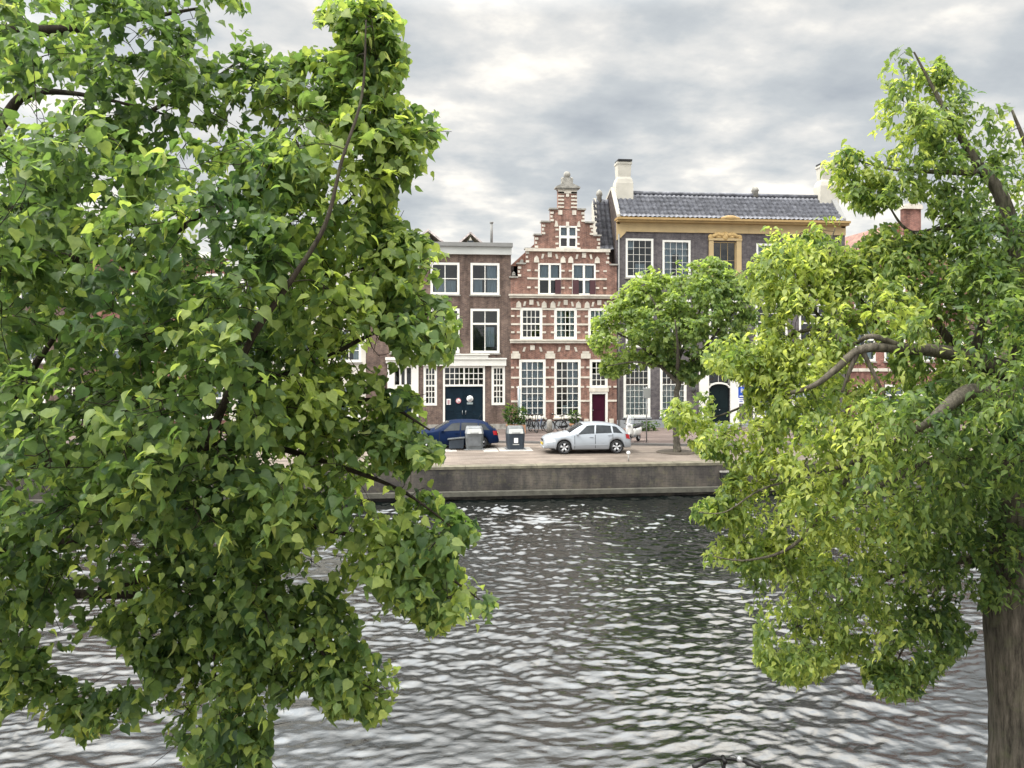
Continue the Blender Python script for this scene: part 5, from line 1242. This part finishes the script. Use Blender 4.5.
# --- shrubs
def shrub(name,label,cat,c,r,n,leaf,pot=None,group=None):
    t=thing(name,label,cat,c,0,group); d=RNG.normal(0,1,(n,3)); d/=np.linalg.norm(d,axis=1,keepdims=True); rr=RNG.uniform(.35,1.05,(n,1))**.6
    z0=.45 if pot else .02
    P=d*rr*np.array(r)*(1+.25*np.sin(d[:,:1]*7+d[:,2:]*5))+np.array([0,0,z0+r[2]*.95])
    P[:,2]=np.maximum(P[:,2],z0*.8)
    leaves_mesh('foliage',P,d+RNG.normal(0,.5,(n,3))+np.array([0,0,-.2]),RNG.normal(0,.5,(n,3))+np.array([0,0,1.]),RNG.uniform(.6,1.3,n)*leaf,np.clip(RNG.normal(.45,.25,n),0,1),M['leaf_pot'],t,SLIM_V)
    s=MB()
    for k in range(6):
        a=k*1.05; s.tube([(0.04*math.cos(a),.04*math.sin(a),z0-.1),(r[0]*.5*math.cos(a),r[1]*.5*math.sin(a),z0+r[2]*1.1)],[.016,.006],5)
    s.build('stems',M['bark_dark'],t)
    if pot=='round': MB().lathe([(.16,0),(.2,.25),(.25,.42),(.27,.44),(.27,.5),(.22,.5),(.2,.44)],(0,0,0),'z',16).build('pot',M['terracotta'],t)
    if pot=='square': MB().box(-.3,.3,-.22,.22,0,.5).build('pot',M['terracotta'],t,.02)
p=ground_at(510.5,433,.09); shrub('potted_shrub','dark loose shrub at the corner of the brown brick house','plant',(p[0],p[1],.09),(.38,.34,.62),260,.16,'round')
p=ground_at(523.5,433.2,.09); shrub('potted_shrub','bright green potted shrub in square terracotta pot before left tall window','plant',(p[0]-.2,p[1],.09),(.36,.32,.55),260,.15,'square')
p=ground_at(574.5,432.5,.09); shrub('potted_shrub','small dark potted shrub between bicycles and purple door','plant',(p[0],p[1]+.3,.09),(.3,.28,.42),160,.14,'round')
p=ground_at(646,430.8,.09); shrub('low_hedge','low clipped green bush at foot of the mansion wall','bush',(p[0],min(p[1],YF-.5),.09),(.75,.32,.26),320,.13)

# ------------------------------------------------------------------ world, sun, camera
EL=math.radians(52); AZ=math.radians(-104)      # azimuth from +Y towards +X
wd=bpy.data.worlds.new('World'); scene.world=wd; wd.use_nodes=True; nt=wd.node_tree
for n in list(nt.nodes): nt.nodes.remove(n)
out=nd(nt,'ShaderNodeOutputWorld')
sky=nd(nt,'ShaderNodeTexSky',sky_type='NISHITA'); sky.sun_disc=False; sky.sun_elevation=EL; sky.sun_rotation=AZ; sky.air_density=1; sky.dust_density=2
bg1=nd(nt,'ShaderNodeBackground'); nt.links.new(sky.outputs[0],bg1.inputs[0]); bg1.inputs[1].default_value=.07
tc=nd(nt,'ShaderNodeTexCoord'); sp=nd(nt,'ShaderNodeSeparateXYZ'); nt.links.new(tc.outputs['Generated'],sp.inputs[0])
def mth(op,a,b2=None,c=None,clamp=False):
    n=nd(nt,'ShaderNodeMath',operation=op,use_clamp=clamp)
    for i,v in enumerate((a,b2,c)):
        if v is None: continue
        if hasattr(v,'is_linked'): nt.links.new(v,n.inputs[i])
        else: n.inputs[i].default_value=v
    return n.outputs[0]
zz=mth('ADD',mth('MAXIMUM',sp.outputs[2],0.0),.21)
ux=mth('DIVIDE',sp.outputs[0],zz); uy=mth('DIVIDE',sp.outputs[1],zz)
cb=nd(nt,'ShaderNodeCombineXYZ'); nt.links.new(ux,cb.inputs[0]); nt.links.new(uy,cb.inputs[1])
n1=nd(nt,'ShaderNodeTexNoise'); n1.inputs['Scale'].default_value=3.4; n1.inputs['Detail'].default_value=5; n1.inputs['Roughness'].default_value=.5; n1.inputs['Distortion'].default_value=.1
nt.links.new(cb.outputs[0],n1.inputs['Vector'])
n2=nd(nt,'ShaderNodeTexNoise'); n2.inputs['Scale'].default_value=1.0; n2.inputs['Detail'].default_value=3; nt.links.new(cb.outputs[0],n2.inputs['Vector'])
mp3=nd(nt,'ShaderNodeMapping'); mp3.inputs['Scale'].default_value=(1.0,1.25,1); mp3.inputs['Rotation'].default_value=(0,0,-.12); nt.links.new(cb.outputs[0],mp3.inputs['Vector'])
n3=nd(nt,'ShaderNodeTexNoise'); n3.inputs['Scale'].default_value=7.5; n3.inputs['Detail'].default_value=7; n3.inputs['Roughness'].default_value=.6; nt.links.new(mp3.outputs[0],n3.inputs['Vector'])
cl=mth('ADD',mth('ADD',mth('MULTIPLY',n1.outputs['Fac'],.42),mth('MULTIPLY',n2.outputs['Fac'],.38)),mth('MULTIPLY',n3.outputs['Fac'],.15))
cl=mth('ADD',cl,.025)
# distance flattening: clouds merge to an even veil near the horizon
hor=mth('SUBTRACT',1.0,mth('MULTIPLY',sp.outputs[2],5.5),clamp=True)
cr=ramp(nt,cl,[(.36,(.39,.42,.45)),(.455,(.52,.545,.555)),(.525,(.72,.71,.68)),(.59,(1.06,1.0,.89))])
cm=mixcol(nt,cr,(.68,.72,.735),mth('MULTIPLY',hor,.65))
# overcast luminance distribution: brighter overhead
gain=mth('ADD',.86,mth('MULTIPLY',mth('POWER',mth('MAXIMUM',mth('SUBTRACT',sp.outputs[2],.40),0.0),1.0),ZEN:=9.4))
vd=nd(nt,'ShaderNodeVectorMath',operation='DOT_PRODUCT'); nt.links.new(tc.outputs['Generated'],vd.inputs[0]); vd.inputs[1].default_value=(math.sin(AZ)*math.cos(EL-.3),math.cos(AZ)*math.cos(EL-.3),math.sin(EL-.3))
gain=mth('ADD',gain,mth('MULTIPLY',mth('POWER',mth('MAXIMUM',mth('SUBTRACT',vd.outputs['Value'],.15),0.0),1.5),2.6))   # glow added to the cloud deck round the veiled sun, filling house and tree fronts
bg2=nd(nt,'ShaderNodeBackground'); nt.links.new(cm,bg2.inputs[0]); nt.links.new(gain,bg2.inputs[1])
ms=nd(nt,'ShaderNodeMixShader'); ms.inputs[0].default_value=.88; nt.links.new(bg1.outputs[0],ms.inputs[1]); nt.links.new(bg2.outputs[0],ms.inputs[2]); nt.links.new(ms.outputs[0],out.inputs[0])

sl=bpy.data.lights.new('Sun','SUN'); sl.energy=1.5; sl.angle=math.radians(12); sl.color=(1,.95,.86); so=bpy.data.objects.new('Sun',sl); COL.objects.link(so)
sd=Vector((math.sin(AZ)*math.cos(EL),math.cos(AZ)*math.cos(EL),math.sin(EL))); so.rotation_euler=sd.to_track_quat('Z','Y').to_euler()

cam=bpy.data.cameras.new('Camera'); co=bpy.data.objects.new('Camera',cam); COL.objects.link(co); scene.camera=co
co.location=(0,0,EYE); co.rotation_euler=(math.pi/2,0,-TH); cam.sensor_width=36; cam.lens=36*F/1024; cam.shift_y=-(384-HZ)/1024; cam.clip_end=3000; cam.clip_start=.1
scene.view_settings.view_transform='Standard'; scene.view_settings.look='None'; scene.view_settings.gamma=1; scene.view_settings.exposure=.58
scene.render.engine='CYCLES'
scene.cycles.max_bounces=8; scene.cycles.transparent_max_bounces=12
print('leaves',nl,nr_)
